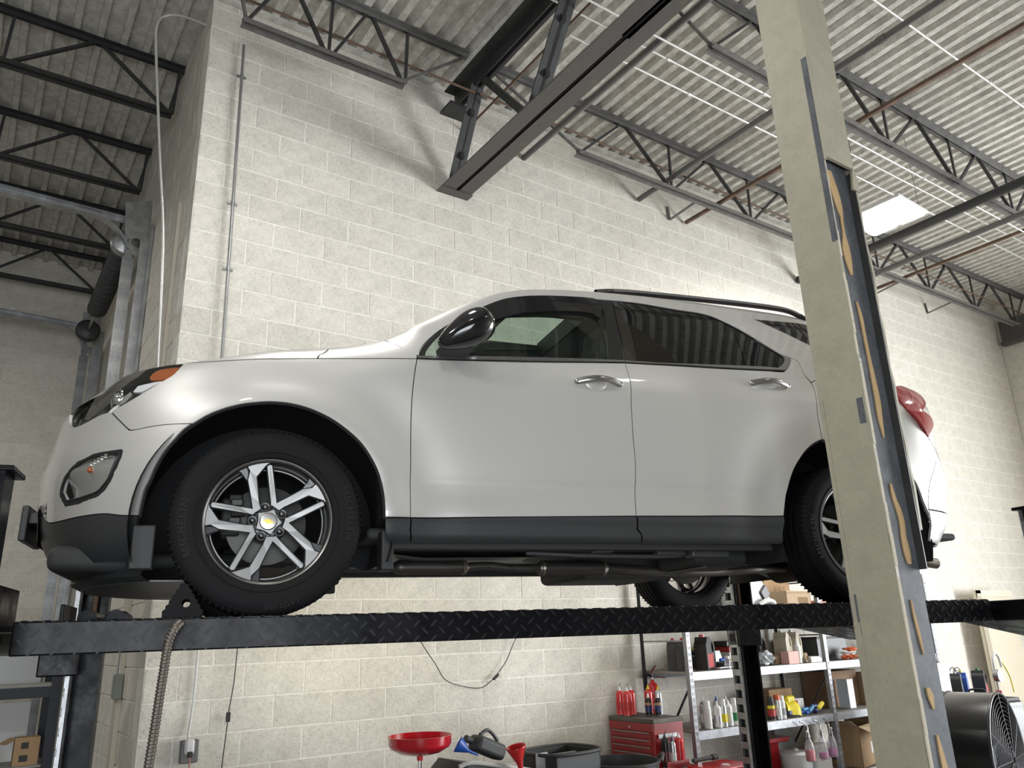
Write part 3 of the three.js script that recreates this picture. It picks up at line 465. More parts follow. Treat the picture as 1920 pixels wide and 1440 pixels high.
for (const k of [...plain, 'front_door', 'front_bumper']) parts[k] = both(k === 'side_frame' ? 'side_pillar_frame' : k === 'hood_edge' ? 'hood_side' : k, OL[k], CM.paint, { res: k === 'front_bumper' ? .022 : .028, holes: k === 'front_bumper' ? [OL.fog_light] : [], fn: k === 'front_bumper' ? bumperForm : null });
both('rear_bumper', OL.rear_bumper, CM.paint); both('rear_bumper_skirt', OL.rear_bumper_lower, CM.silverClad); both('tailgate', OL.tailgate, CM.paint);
// dark inner skin seen through the panel gaps
{
  const g = []; for (const s of [1, -1]) for (const k of ['front_fender', 'rear_door', 'front_door', 'quarter_panel', 'front_bumper', 'rear_bumper', 'hood_edge', 'cowl_side']) g.push(panelGeo(OL[k], { off: -.016, gap: -.007, edge: 0, side: s, res: .05, holes: k === 'front_bumper' ? [OL.fog_light] : [] }));
  part('inner_skin', g, CM.seam, car);
}
// cladding
const cladFn = (u, y) => .006 * sstep(.335, .35, y) - .004 * sstep(.30, .318, y) * (1 - sstep(.322, .336, y));
for (const k of ['fender_cladding', 'front_door_cladding', 'rear_door_cladding']) both('rocker_cladding', OL[k], CM.clad, { fn: cladFn, res: .012, edge: .02, gap: .0012 });
both('lower_valance', OL.lower_valance, CM.clad, { res: .02, edge: .02, gap: .001 });
// windows
both('window_trim', OL.window_trim_front, CM.frameBlack, { gap: .0005, res: .03 }); both('door_pillar_trim', OL.window_trim_mid, CM.trim, { gap: .001 });
both('window_trim', OL.upper_trim, CM.frameBlack, { gap: 0 });
both('quarter_trim', OL.quarter_trim, CM.satin, { gap: 0, off: .003 });
const fw = both('front_window', OL.front_window, CM.glass, { off: -.004, gap: 0, edge: 0 });
both('rear_window', OL.rear_window, CM.tint, { off: -.003, gap: .001, edge: 0 }); both('quarter_window', OL.quarter_window, CM.tint, { off: -.003, gap: .001, edge: 0 });
both('rear_side_glass', OL.rear_side_glass, CM.tint, { off: .001, gap: .0005, edge: 0 });
part('rain_visor', panelGeo(OL.rain_visor, { off: .012, gap: 0, edge: .008 }), CM.visor, car);
both('belt_molding', OL.belt_molding, CM.satin, { off: .004, gap: 0 }); both('belt_molding', OL.belt_molding_rear, CM.satin, { off: .004, gap: 0 });
// lamps
{
  const h = both('headlight', OL.headlight, CM.lens, { off: .002, gap: .002, edge: .004, res: .02 });
  both('headlight_housing', OL.headlight, CM.lampBlack, { off: -.05, gap: .006, edge: 0 }, true);
  part('corner_reflector', panelGeo(OL.corner_reflector, { off: -.012, gap: 0 }), CM.amber, h);
  const hl = OL.headlight, c = hl.reduce((a, q) => [a[0] + q[0] / hl.length, a[1] + q[1] / hl.length], [0, 0]);
  for (const k of ['a', 'b', 'c', 'd']) part('reflector', panelGeo(OL['lamp_reflector_' + k], { off: -.012, gap: 0, edge: .012 }), k === 'd' ? CM.reflector : k === 'b' ? CM.bowl : M.whitePaint, h);
  const pc = surfPoint(c[0] - .02, c[1] - .02);
  part('projector', [new THREE.SphereGeometry(.034, 20, 12).translate(pc[0] + .03, pc[1] + .005, pc[2] - .045), new THREE.TorusGeometry(.04, .006, 8, 24).rotateY(-1).translate(pc[0] + .02, pc[1] + .005, pc[2] - .035)], CM.reflector, h);
  // fog lamp in its recess
  const f = both('fog_light', OL.fog_light, CM.lens, { off: -.017, gap: 0, edge: .004, res: .02 });
  part('lamp_bowl', panelGeo(OL.fog_light, { off: -.035, gap: .004, edge: 0, res: .02, fn: (u, y, s) => -.02 * Math.sin((y - .45) * 40) }), CM.bowl, f);
  part('lamp_bezel', tube(smoothOutline(OL.fog_light, .02).map(([u, y]) => { const q = surfPoint(u, y), n = surfNormal(u, y); return V(q[0] - n.x * .017, q[1] - n.y * .017, q[2] - n.z * .017); }), .0045, 90, 6, true), CM.lampBlack, f);
  const fc = OL.fog_light.reduce((a, q) => [a[0] + q[0] / 14, a[1] + q[1] / 14], [0, 0]), fp = surfPoint(fc[0] + .02, fc[1] + .03);
  part('amber_bulb', [new THREE.SphereGeometry(.012, 12, 8).translate(fp[0] + .012, fp[1], fp[2] - .012)], CM.amber, f);
  part('led_row', Array.from({ length: 5 }, (_, i) => { const q = surfPoint(fc[0] + .03 + i * .018, fc[1] + .052 + i * .006); return rbox(.012, .016, .012, .003, q[0] + .006, q[1], q[2] - .014); }), CM.reflector, f);
  const t = both('tail_light', OL.tail_light, CM.redLens, { off: .004, gap: .001, edge: .02, res: .02, fn: (u, y) => .018 * Math.abs(Math.sin((y - .88) / .3 * Math.PI * 2)) });
}
// hood, windscreen, roof: skins across the car between the side panels
function across(edgePts, crown, n = 14, ta = -1, tb = 1) { // edgePts: [x, y, z] on the near side; sweeps to the mirror side
  const p = [], ix = [], uv = [], m = edgePts.length;
  edgePts.forEach(([x, y, z, dx = 0], i) => { for (let k = 0; k <= n; k++) { const t = ta + (tb - ta) * k / n; const c = 1 - t * t; p.push(x + dx * c, y + crown[i] * c, z * -t); uv.push(x, z * t); } });
  for (let i = 0; i + 1 < m; i++) for (let k = 0; k < n; k++) { const a = i * (n + 1) + k, b = a + 1, c = a + n + 1, d = c + 1; ix.push(a, b, d, a, d, c); }
  const g = new THREE.BufferGeometry(); g.setAttribute('position', new THREE.Float32BufferAttribute(p, 3)); g.setAttribute('uv', new THREE.Float32BufferAttribute(uv, 2)); g.setIndex(ix); g.computeVertexNormals(); return g;
}
{
  const on = l => l.map(([u, y]) => surfPoint(u, y));
  const he = on(OL.hood_edge.slice(0, 7)), front = [[-.62, 1.0, .45], [-.5, 1.0, .62]];
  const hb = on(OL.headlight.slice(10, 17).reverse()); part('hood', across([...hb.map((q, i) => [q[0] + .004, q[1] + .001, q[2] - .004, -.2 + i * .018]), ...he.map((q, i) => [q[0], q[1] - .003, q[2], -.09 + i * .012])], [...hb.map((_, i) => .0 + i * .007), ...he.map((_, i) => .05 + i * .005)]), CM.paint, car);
  const ap = on(OL.side_frame.slice(0, 11)), top = on(OL.side_frame.slice(11, 25));
  part('windscreen', across([[.30, 1.115, .70, -.2], ...ap.map((q, i) => [q[0] + .015, q[1] - .004, q[2] - .012, -.16 + i * .006])], [.03, ...ap.map(() => .03)]), CM.glass, car);
  const re = [ap[9], ap[10], ...top].map(q => [q[0], q[1] - .003, q[2] - .004]), RC = .05, edgeAt = x => { for (let i = 1; i < re.length; i++) if (re[i][0] >= x) { const t = (x - re[i - 1][0]) / (re[i][0] - re[i - 1][0]); return re[i - 1].map((v, k) => v + t * (re[i][k] - v)); } return re[re.length - 1]; };
  const SR = { x0: 1.2, x1: 1.66, z: .33 }, seq = (x0, x1) => [edgeAt(x0), ...re.filter(q => q[0] > x0 + .01 && q[0] < x1 - .01), edgeAt(x1)];
  const mid = seq(SR.x0, SR.x1), skin = (l, a, b, dy = 0) => across(l.map(q => [q[0], q[1] + dy, q[2]]), l.map(() => RC), 12, a, b), zr = mid[0][2];
  const pieces = dy => [skin(seq(re[0][0] + .001, SR.x0), -1, 1, dy), skin(seq(SR.x1, re[re.length - 1][0]), -1, 1, dy), skin(mid, -1, -SR.z / zr, dy), skin(mid, SR.z / zr, 1, dy)];
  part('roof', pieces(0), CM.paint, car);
  part('headliner', pieces(-.045), CM.headliner, car);
  part('sunroof_frame', [span(SR.x0 - .01, SR.x0, 1.575, 1.66, -SR.z, SR.z), span(SR.x1, SR.x1 + .01, 1.575, 1.68, -SR.z, SR.z), span(SR.x0, SR.x1, 1.575, 1.67, SR.z, SR.z + .01), span(SR.x0, SR.x1, 1.575, 1.67, -SR.z - .01, -SR.z)], M.plasticBlack, car);
  part('sunroof_glass', skin(mid, -SR.z / zr, SR.z / zr, .002), CM.sunGlass, car);
  part('rear_glass', across([[3.26, 1.55, .55, .1], [3.42, 1.38, .60, .14], [3.55, 1.22, .66, .16]], [.02, .01, 0]), CM.tint, car);
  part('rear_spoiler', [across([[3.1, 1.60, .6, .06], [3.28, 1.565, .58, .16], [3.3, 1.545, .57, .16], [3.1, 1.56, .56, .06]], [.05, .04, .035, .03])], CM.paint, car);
  part('grille', [...[.88, .84, .80, .76].map(y => across([[-.775 + (.9 - y) * -.3, y, .30, -.06], [-.775 + (.9 - y) * -.3, y - .028, .30, -.06]], [0, 0])), across([[-.70, .935, .42, -.08], [-.77, .73, .42, -.06]], [0, 0])], M.blackGloss, car);
  part('plate_bracket', [rbox(.03, .15, .34, .008, -.945, .425, 0), rbox(.06, .05, .3, .006, -.915, .45, 0)], CM.clad, car);
  part('lower_grille', across([[-.86, .47, .40, -.04], [-.85, .33, .36, -.04]], [0, 0]), M.black, car);
  // roof rails
  for (const s of [1, -1]) {
    const pts = [[1.60, 1.615, .625], [1.70, 1.633, .622], [1.85, 1.645, .62], [2.2, 1.66, .615], [2.6, 1.672, .61], [2.84, 1.672, .605], [2.95, 1.648, .603], [3.02, 1.615, .6]].map(q => V(q[0], q[1], q[2] * s));
    const r = part('roof_rail', tube(pts, .017, 60, 10), M.blackGloss, car); r.geometry.scale(1, 1, 1);
    part('rail_insert', tube(pts.slice(1, -1).map(q => q.clone().add(V(0, .002, s * .012))), .007, 50, 6), M.steel, r);
  }
}
// wing mirrors
for (const s of [1, -1]) {
  const g = new THREE.SphereGeometry(1, 32, 20), p = g.attributes.position;
  for (let i = 0; i < p.count; i++) { let x = p.getX(i), y = p.getY(i), z = p.getZ(i); const k = .62 + .38 * sstep(-1, .7, x); y *= k; z *= k; if (x > .72) x = .72 + (x - .72) * .12; p.setXYZ(i, x * .15, y * .088, z * .11); }
  g.rotateZ(.55); g.translate(.765, 1.165, 1.0); if (s < 0) g.scale(1, 1, -1); g.computeVertexNormals();
  const m = part('wing_mirror', g, M.blackGloss, car);
  part('mirror_glass', new THREE.CircleGeometry(1, 28).scale(.085, .055, 1).rotateY(Math.PI / 2).rotateZ(.55).translate(.846, 1.215, 1.0 * s), CM.chrome, m);
  part('mirror_foot', [bar(V(.72, 1.085, .87 * s), V(.74, 1.11, .975 * s), .12, .04)], M.plasticBlack, m);
}
// door handles
function handle(x, y, len, keyed) {
  for (const s of [1, -1]) {
    const c = surfPoint(x, y), z = c[2] * s;
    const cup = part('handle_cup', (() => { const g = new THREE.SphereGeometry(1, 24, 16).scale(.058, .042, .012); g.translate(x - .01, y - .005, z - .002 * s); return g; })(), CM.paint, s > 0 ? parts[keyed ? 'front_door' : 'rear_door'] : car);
    const pts = Array.from({ length: 9 }, (_, i) => { const t = i / 8; return V(x - len / 2 + len * t, y + .004 - .012 * Math.pow(2 * t - 1, 2) + .004 * t, z + s * (.012 + .028 * Math.sin(Math.PI * Math.min(1, Math.max(0, t))))); });
    const path = new THREE.CatmullRomCurve3(pts), g = new THREE.TubeGeometry(path, 32, .0115, 12), p = g.attributes.position; for (let i = 0; i <= 32; i++) { const cc = path.getPointAt(i / 32); for (let k = 0; k <= 12; k++) { const j = i * 13 + k; p.setY(j, cc.y + (p.getY(j) - cc.y) * 1.35); p.setZ(j, cc.z + (p.getZ(j) - cc.z) * .75); } } g.computeVertexNormals();
    const hd = part('door_handle', [g, new THREE.SphereGeometry(.0125, 12, 8).translate(pts[0].x, pts[0].y, pts[0].z), new THREE.SphereGeometry(.0125, 12, 8).translate(pts[8].x, pts[8].y, pts[8].z)], CM.satin, s > 0 ? parts[keyed ? 'front_door' : 'rear_door'] : car);
  }
}
handle(1.426, 1.013, .225, true); handle(2.42, 1.092, .23, false);
// ---------------------------------------------------------------- wheels
const font = await new FontLoader().loadAsync('fonts/droid/droid_sans_bold.typeface.json');
const TR = .352, RR = .2435; // tyre and rim radius
function bentText(str, size, r, mid, z, depth = .0016, flip = false) { // raised letters round the side wall
  const g = new TextGeometry(str, { font, size, depth, curveSegments: 3 }); g.computeBoundingBox(); const b = g.boundingBox, w = b.max.x, h = size;
  const p = g.attributes.position; for (let i = 0; i < p.count; i++) { const a = mid + (flip ? 1 : -1) * (p.getX(i) - w / 2) * 1.18 / r, rr = flip ? r - p.getY(i) + h / 2 : r + p.getY(i) - h / 2; p.setXYZ(i, rr * Math.cos(a), rr * Math.sin(a), z + p.getZ(i)); }
  g.computeVertexNormals(); return g;
}
function makeTyre(parent, letters) {
  const pr = [[.236, -.10], [.243, -.112], [.27, -.119], [.305, -.119], [.33, -.112], [.344, -.098]];
  const tread = []; for (const [c, w] of [[-.062, .010], [-.021, .011], [.021, .011], [.062, .010]]) tread.push([.3525, c - w / 2 - .0005], [.344, c - w / 2 + .001], [.344, c + w / 2 - .001], [.3525, c + w / 2 + .0005]);
  const prof = [...pr, [.349, -.09], ...tread, [.349, .09], ...pr.slice().reverse().map(([r, z]) => [r, -z])];
  const t = part('tyre', lathe(prof, 96).rotateX(Math.PI / 2), M.rubber, parent);
  // shoulder sipes
  const sip = []; for (let i = 0; i < 90; i++) for (const s of [-1, 1]) sip.push(box(.0035, .012, .026, 0, .3475, s * .088).rotateZ(i / 90 * 2 * Math.PI));
  part('shoulder_tread', sip, M.rubber, t);
  part('rim_guard', [new THREE.TorusGeometry(.262, .0035, 6, 90).translate(0, 0, .1175), new THREE.TorusGeometry(.335, .002, 5, 90).translate(0, 0, .1075)], M.rubber, t);
  if (letters) part('tyre_lettering', [bentText('MICHELIN', .027, .305, .12, .1185), bentText('MICHELIN', .027, .305, Math.PI + .12, .1185), bentText('LATITUDE', .017, .318, Math.PI / 2 + .22, .1165), bentText('LATITUDE', .017, .318, -Math.PI / 2 + .2, .1165)], CM.rubberText, t);
  return t;
}
function makeWheel(name, parent, pos, turn, letters) { // own +z is outboard, rim face at z = .085
  const w = new THREE.Group(); w.name = name; w.position.set(...pos); w.rotation.y = turn; parent.add(w);
  makeTyre(w, letters);
  const k = RR / 450, face = .083;
  part('rim_barrel', lathe([[.2435, .092], [.2405, .097], [.236, .097], [.2335, .085], [.226, .07], [.218, .02], [.212, -.09], [.236, -.105], [.240, -.105], [.238, -.1], [.2425, .085]], 72).rotateX(Math.PI / 2), CM.wheelGrey, w);
  part('rim_lip', lathe([[.2435, .0935], [.2425, .0985], [.238, .0995], [.231, .0955], [.2245, .089], [.2255, .084]], 72).rotateX(Math.PI / 2), CM.machined, w);
  part('inner_ring', lathe([[.219, .012], [.210, .02], [.204, .014], [.21, .004]], 72).rotateX(Math.PI / 2), CM.machined, w);
  const mat = [CM.machined, CM.wheelGrey];
  const spoke = (pts, a, depth = .026, z = face - .026) => { const g = ext(pts.map(q => [q[0] * k, q[1] * k]), depth - .004, .004).translate(0, 0, z); const p = g.attributes.position; for (let i = 0; i < p.count; i++) { const r = Math.hypot(p.getX(i), p.getY(i)) / RR; p.setZ(i, p.getZ(i) - .012 * (1 - r * r)); } g.computeVertexNormals(); return g.rotateZ(a); };
  const rimArc = (x0, x1, R = 440, n = 5) => Array.from({ length: n + 1 }, (_, i) => { const x = x0 + (x1 - x0) * i / n; return [x, Math.sqrt(R * R - x * x)]; });
  const thick = [[-92, 70], [-88, 200], [-87, 318], [-62, 378], [-70, 405], ...rimArc(-74, 108), [100, 405], [66, 394], [-14, 326], [-22, 235], [-30, 150], [-26, 96]];
  const thin = [[32, 105], [38, 140], [58, 388], [80, 402], [106, 392], [92, 200], [82, 78]];
  for (let i = 0; i < 5; i++) {
    const a = (104 - 90) * Math.PI / 180 + i * 2 * Math.PI / 5;
    for (const [n, pts] of [['spoke', thick], ['spoke', thin]]) { const m = new THREE.Mesh(spoke(pts, a), mat); m.name = n; w.add(m); }
    // dark pocket beside the flare
    part('spoke_pocket', spoke([[-80, 300], [-60, 378], [-70, 434], [-150, 412], [-120, 380]], a, .02, face - .034), CM.wheelGrey, w);
    const la = a + Math.PI / 2, lx = .0574 * Math.cos(la), ly = .0574 * Math.sin(la);
    part('lug_nut', [lathe([[.0, .0], [.0105, 0], [.0105, .012], [.008, .018], [.004, .021], [0, .0215]], 6).rotateX(Math.PI / 2).translate(lx, ly, face - .03)], CM.machined, w);
    part('lug_well', lathe([[.0125, .0], [.0195, .0], [.0195, .012], [.0165, .0135], [.0125, .012]], 20).rotateX(Math.PI / 2).translate(lx, ly, face - .029), CM.wheelGrey, w);
  }
  part('hub', [lathe([[0, -.04], [.078, -.04], [.078, .0], [.05, .002], [0, .002]], 40).rotateX(Math.PI / 2).translate(0, 0, face - .036)], CM.wheelGrey, w);
  const star = []; for (let i = 0; i < 5; i++) { const a = 14 * Math.PI / 180 + Math.PI / 2 + i * 2 * Math.PI / 5, b = a + Math.PI / 5; star.push([100 * k * Math.cos(b), 100 * k * Math.sin(b)]); const c = a + 2 * Math.PI / 5; star.push([72 * k * Math.cos(c), 72 * k * Math.sin(c)]); }
  const hubFace = new THREE.Mesh(ext(star.map(q => q), .014, .003).translate(0, 0, face - .028), mat); hubFace.name = 'hub_face'; w.add(hubFace);
  const cap = part('centre_cap', lathe([[0, .004], [.028, .003], [.033, .0], [.033, -.012]], 40).rotateX(Math.PI / 2).translate(0, 0, face - .006), CM.alu || M.alu, w);
  part('cap_emblem', ext([[-.019, .0035], [-.0075, .0035], [-.0055, .0085], [.0085, .0085], [.0075, .0035], [.021, .0035], [.0165, -.005], [.0075, -.005], [.0055, -.0095], [-.0085, -.0095], [-.0075, -.005], [-.021, -.005]], .0025, .0006).rotateZ(-.25).translate(0, 0, face - .0025), CM.gold, cap);
  return w;
}
const wheelF = makeWheel('front_wheel', car, [0, .35, .795], 0, true); wheelF.userData.label = 'front wheel nearest the viewer';
makeWheel('rear_wheel', car, [2.858, .35, .79], 0, true);
makeWheel('front_wheel', car, [0, .35, -.795], Math.PI, false);
makeWheel('rear_wheel', car, [2.858, .35, -.79], Math.PI, false);
for (const x of [0, 2.858]) for (const s of [1, -1]) {
  const z = s * .80, f = (g) => g;
  const b = new THREE.Group(); b.name = 'brake'; b.position.set(x, .35, 0); car.add(b);
  part('brake_disc', [lathe([[.03, -.006], [.152, -.006], [.152, .018], [.03, .018]], 48).rotateX(Math.PI / 2).translate(0, 0, s * .735), lathe([[0, -.01], [.075, -.01], [.075, .035], [0, .035]], 32).rotateX(s > 0 ? Math.PI / 2 : -Math.PI / 2).translate(0, 0, s * .74)], CM.iron, b);
  part('caliper', [rbox(.075, .15, .09, .015, -.135, .03, s * .72), rbox(.05, .035, .05, .008, -.12, .1, s * .755), rbox(.05, .03, .03, .006, -.11, .045, s * .775)], CM.brakeDark, b);
  part('caliper_pad', rbox(.045, .028, .02, .006, -.115, .083, s * .782), CM.iron, b); part('caliper_pad', rbox(.045, .028, .02, .006, -.12, .012, s * .782), CM.iron, b);
  // liner of the wheel arch
  const p = [], R = .485, seg = 40; const arcPts = Array.from({ length: seg + 1 }, (_, i) => { const t = (-18 + 216 * i / seg) * Math.PI / 180; return [R * Math.cos(t), R * Math.sin(t)]; });
  const quad = (a, bq, c, d) => p.push(...a, ...bq, ...c, ...a, ...c, ...d);
  for (let i = 0; i < seg; i++) { const [a, c] = [arcPts[i], arcPts[i + 1]]; quad([a[0], a[1], s * .40], [c[0], c[1], s * .40], [c[0], c[1], s * .885], [a[0], a[1], s * .885]); quad([0, 0, s * .40], [a[0], a[1], s * .40], [c[0], c[1], s * .40], [0, 0, s * .40]); }
  const g = new THREE.BufferGeometry(); g.setAttribute('position', new THREE.Float32BufferAttribute(p, 3)); g.computeVertexNormals();
  part('wheel_arch_liner', g.translate(x, .35, 0), CM.seam, car);
}
// ---------------------------------------------------------------- underbody, exhaust, interior
{
  part('floor_pan', [rbox(2.1, .05, 1.5, .02, 1.45, .325, 0), rbox(.5, .2, .9, .03, 2.85, .42, 0), rbox(.9, .04, 1.3, .02, 3.35, .36, 0), span(.45, 2.4, .26, .33, .74, .80), span(.45, 2.4, .26, .33, -.80, -.74)], CM.under, car);
  part('engine_tray', [rbox(.85, .06, 1.0, .03, -.3, .24, 0), rbox(.3, .1, 1.25, .04, -.62, .235, 0)], CM.under, car);
  // air dam under the front
  const dam = []; const N2 = 20; const pr = [[0, .255], [.012, .21], [-.01, .165], [.03, .145]];
  const P = (t, k) => { const a = -1.15 + 2.3 * t; return [-.74 + (1 - Math.cos(a)) * .52 + pr[k][0], pr[k][1], Math.sin(a) * .74]; };
  const q = []; for (let i = 0; i < N2; i++) for (let k = 0; k < 3; k++) { const a = P(i / N2, k), b = P((i + 1) / N2, k), c = P((i + 1) / N2, k + 1), d = P(i / N2, k + 1); q.push(...a, ...b, ...c, ...a, ...c, ...d); }
  const g = new THREE.BufferGeometry(); g.setAttribute('position', new THREE.Float32BufferAttribute(q, 3)); g.computeVertexNormals(); part('air_dam', g, CM.clad, car);
  part('splash_shield', [ext(Array.from({ length: 21 }, (_, i) => { const a = P(i / 20, 3); return [a[0], a[2]]; }).concat([[-.28, .66], [-.28, -.66]]), .006).rotateX(Math.PI / 2).translate(0, .15, 0)], CM.heat, car);
  for (const s of [1, -1]) { part('arch_flap', rbox(.08, .16, .04, .008, -.43, .255, s * .82), M.plasticBlack, car); part('mud_flap', rbox(.05, .16, .1, .008, .47, .25, s * .78), M.plasticBlack, car); }
  const T = (pts, r, rs = 12) => tube(pts, r, 40, rs);
  const ez = .12;
  const e = part('exhaust', [rod(V(.4, .24, ez), V(.68, .24, ez), .02, 12), T([[1.0, .24, ez], [1.13, .248, ez], [1.25, .238, ez], [1.42, .236, ez]], .022), T([[1.8, .236, ez], [1.95, .225, ez], [2.2, .212, ez - .02], [2.35, .215, ez - .02], [2.6, .22, ez - .06], [2.85, .235, ez - .08], [3.05, .25, ez - .2], [3.2, .255, ez - .25]], .028)], CM.exhaust, car);
  part('catalytic_converter', orient(lathe([[0, -.2], [.02, -.195], [.034, -.17], [.037, -.15], [.037, .15], [.034, .17], [.02, .195], [0, .2]], 24), V(.64, .242, ez), V(1.04, .242, ez)), CM.exhaust, e);
  part('resonator', orient(lathe([[0, -.215], [.02, -.21], [.036, -.19], [.039, -.17], [.039, .17], [.036, .19], [.02, .21], [0, .215]], 24), V(1.40, .236, ez), V(1.83, .235, ez)), CM.exhaust, e);
  part('weld_band', [orient(new THREE.CylinderGeometry(.034, .038, .02, 24), V(1.0, .242, ez), V(1.02, .242, ez)), orient(new THREE.CylinderGeometry(.04, .034, .025, 24), V(1.42, .236, ez), V(1.445, .236, ez)), orient(new THREE.CylinderGeometry(.034, .04, .02, 24), V(1.79, .235, ez), V(1.81, .235, ez))], CM.exhaustTip, e);
  part('muffler', orient(lathe([[0, -.3], [.08, -.29], [.11, -.26], [.11, .26], [.08, .29], [0, .3]], 20), V(3.3, .28, -.45), V(3.3, .28, .35)), CM.exhaust, e);
  part('tail_pipe', T([[3.3, .26, .4], [3.45, .25, .48], [3.62, .235, .52], [3.74, .22, .53]], .03), CM.exhaustTip, e);
  part('heat_shield', across([[.5, .30, .3, 0], [.75, .27, .3, 0], [1.3, .275, .3, 0], [1.55, .30, .28, 0], [2.3, .29, .3, 0]], [.0, .0, .0, .03, 0]), CM.heat, car);
  part('brake_lines', [T([[.5, .285, .62], [1.0, .29, .64], [1.8, .285, .62], [2.4, .30, .6]], .008, 6), T([[1.2, .275, .5], [1.5, .262, .52], [1.9, .262, .5], [2.2, .275, .5]], .012, 6), rbox(.16, .03, .05, .006, 1.95, .275, .55), rbox(.1, .03, .05, .006, 1.55, .28, .6), rbox(.22, .05, .08, .01, 2.15, .27, .58)], CM.heat, car);
  part('fuel_tank', [rbox(.62, .16, .62, .04, 2.05, .27, -.35), rbox(.4, .12, .4, .05, 2.28, .265, .38)], CM.under, car);
  part('tank_strap', [bar(V(2.13, .2, .2), V(2.13, .2, .58), .02, .006), bar(V(2.4, .21, .2), V(2.4, .21, .58), .02, .006)], CM.heat, car);
  part('rear_suspension', [bar(V(2.5, .25, -.6), V(2.5, .25, .6), .06, .05), bar(V(2.858, .3, -.7), V(2.858, .3, .7), .07, .07), bar(V(2.45, .24, .55), V(2.85, .31, .68), .05, .05), bar(V(2.45, .24, -.55), V(2.85, .31, -.68), .05, .05), rod(V(2.95, .3, .55), V(2.95, .62, .55), .05), rod(V(2.95, .3, -.55), V(2.95, .62, -.55), .05), orient(lathe([[0, -.12], [.1, -.1], [.12, 0], [.1, .1], [0, .12]], 16), V(2.78, .36, 0), V(2.95, .36, 0))], CM.under, car);
  part('front_suspension', [bar(V(.05, .24, .3), V(0, .26, .7), .07, .05), bar(V(.05, .24, -.3), V(0, .26, -.7), .07, .05), rbox(.5, .08, .7, .02, .1, .27, 0), bar(V(.35, .26, .35), V(.02, .25, .66), .06, .05), rod(V(.02, .36, .3), V(.02, .35, .7), .025)], CM.under, car);
}
// cabin
{
  part('cabin_floor', [rbox(2.7, .04, 1.5, .01, 1.9, .42, 0)], CM.seat, car);
  const dash = ext([[.42, .75], [.45, 1.05], [.62, 1.12], [.80, 1.11], [.90, 1.05], [.92, .9], [.84, .72]], 1.5, .01).translate(0, 0, -.75); part('dashboard', dash, M.plasticBlack, car);
  const sw = part('steering_wheel', new THREE.TorusGeometry(.18, .016, 10, 40).rotateY(Math.PI / 2).rotateZ(.42).translate(1.0, 1.08, .36), M.plasticBlack, car);
  part('steering_hub', [new THREE.SphereGeometry(.06, 16, 10).scale(.5, 1, 1.2).rotateZ(.42).translate(.985, 1.075, .36), bar(V(.99, 1.08, .2), V(.99, 1.08, .52), .04, .015), bar(V(.8, .98, .36), V(.98, 1.07, .36), .05, .05)], M.plasticBlack, sw);
  for (const [x, n, zs] of [[1.32, 'front_seat', [.37, -.37]], [2.25, 'rear_seat', [.36, -.36]]]) for (const z of zs) {
    const st = new THREE.Group(); st.name = n; car.add(st);
    part('cushion', rbox(.5, .16, .5, .06, x, .72, z, 3), CM.seat, st);
    const back = new RoundedBoxGeometry(.14, .62, .48, 4, .06); back.rotateZ(-.25).translate(x + .30, 1.02, z); part('backrest', back, CM.seat, st);
    part('headrest', new RoundedBoxGeometry(.1, .19, .27, 4, .045).rotateZ(-.2).translate(x + .41, 1.42, z), CM.seatPale, st);
    part('headrest_post', [rod(V(x + .38, 1.3, z - .06), V(x + .40, 1.38, z - .06), .006, 6), rod(V(x + .38, 1.3, z + .06), V(x + .40, 1.38, z + .06), .006, 6)], CM.chrome, st);
  }
  for (const s of [1, -1]) { part('door_card', [panelGeo(OL.front_door, { off: -.07, gap: .03, edge: 0, side: s, res: .08 }), panelGeo(OL.rear_door, { off: -.07, gap: .03, edge: 0, side: s, res: .08 })], CM.seat, car); }
  // inner pillars and the near-side window frame seen through the glass
  for (const g of [bar(V(1.66, 1.1, -.8), V(1.62, 1.56, -.64), .1, .04), bar(V(1.66, 1.1, .8), V(1.62, 1.56, .64), .1, .04), bar(V(2.62, 1.15, -.72), V(2.35, 1.53, -.6), .1, .04), bar(V(2.62, 1.15, .72), V(2.35, 1.53, .6), .1, .04)]) part('inner_pillar', g, CM.bronze, car);
  part('seat_belt', bar(V(1.63, 1.5, .62), V(1.60, .85, .68), .045, .004), CM.seatPale, car);
  part('rear_view_mirror', rbox(.04, .06, .24, .015, 1.0, 1.5, 0), M.plasticBlack, car);
}
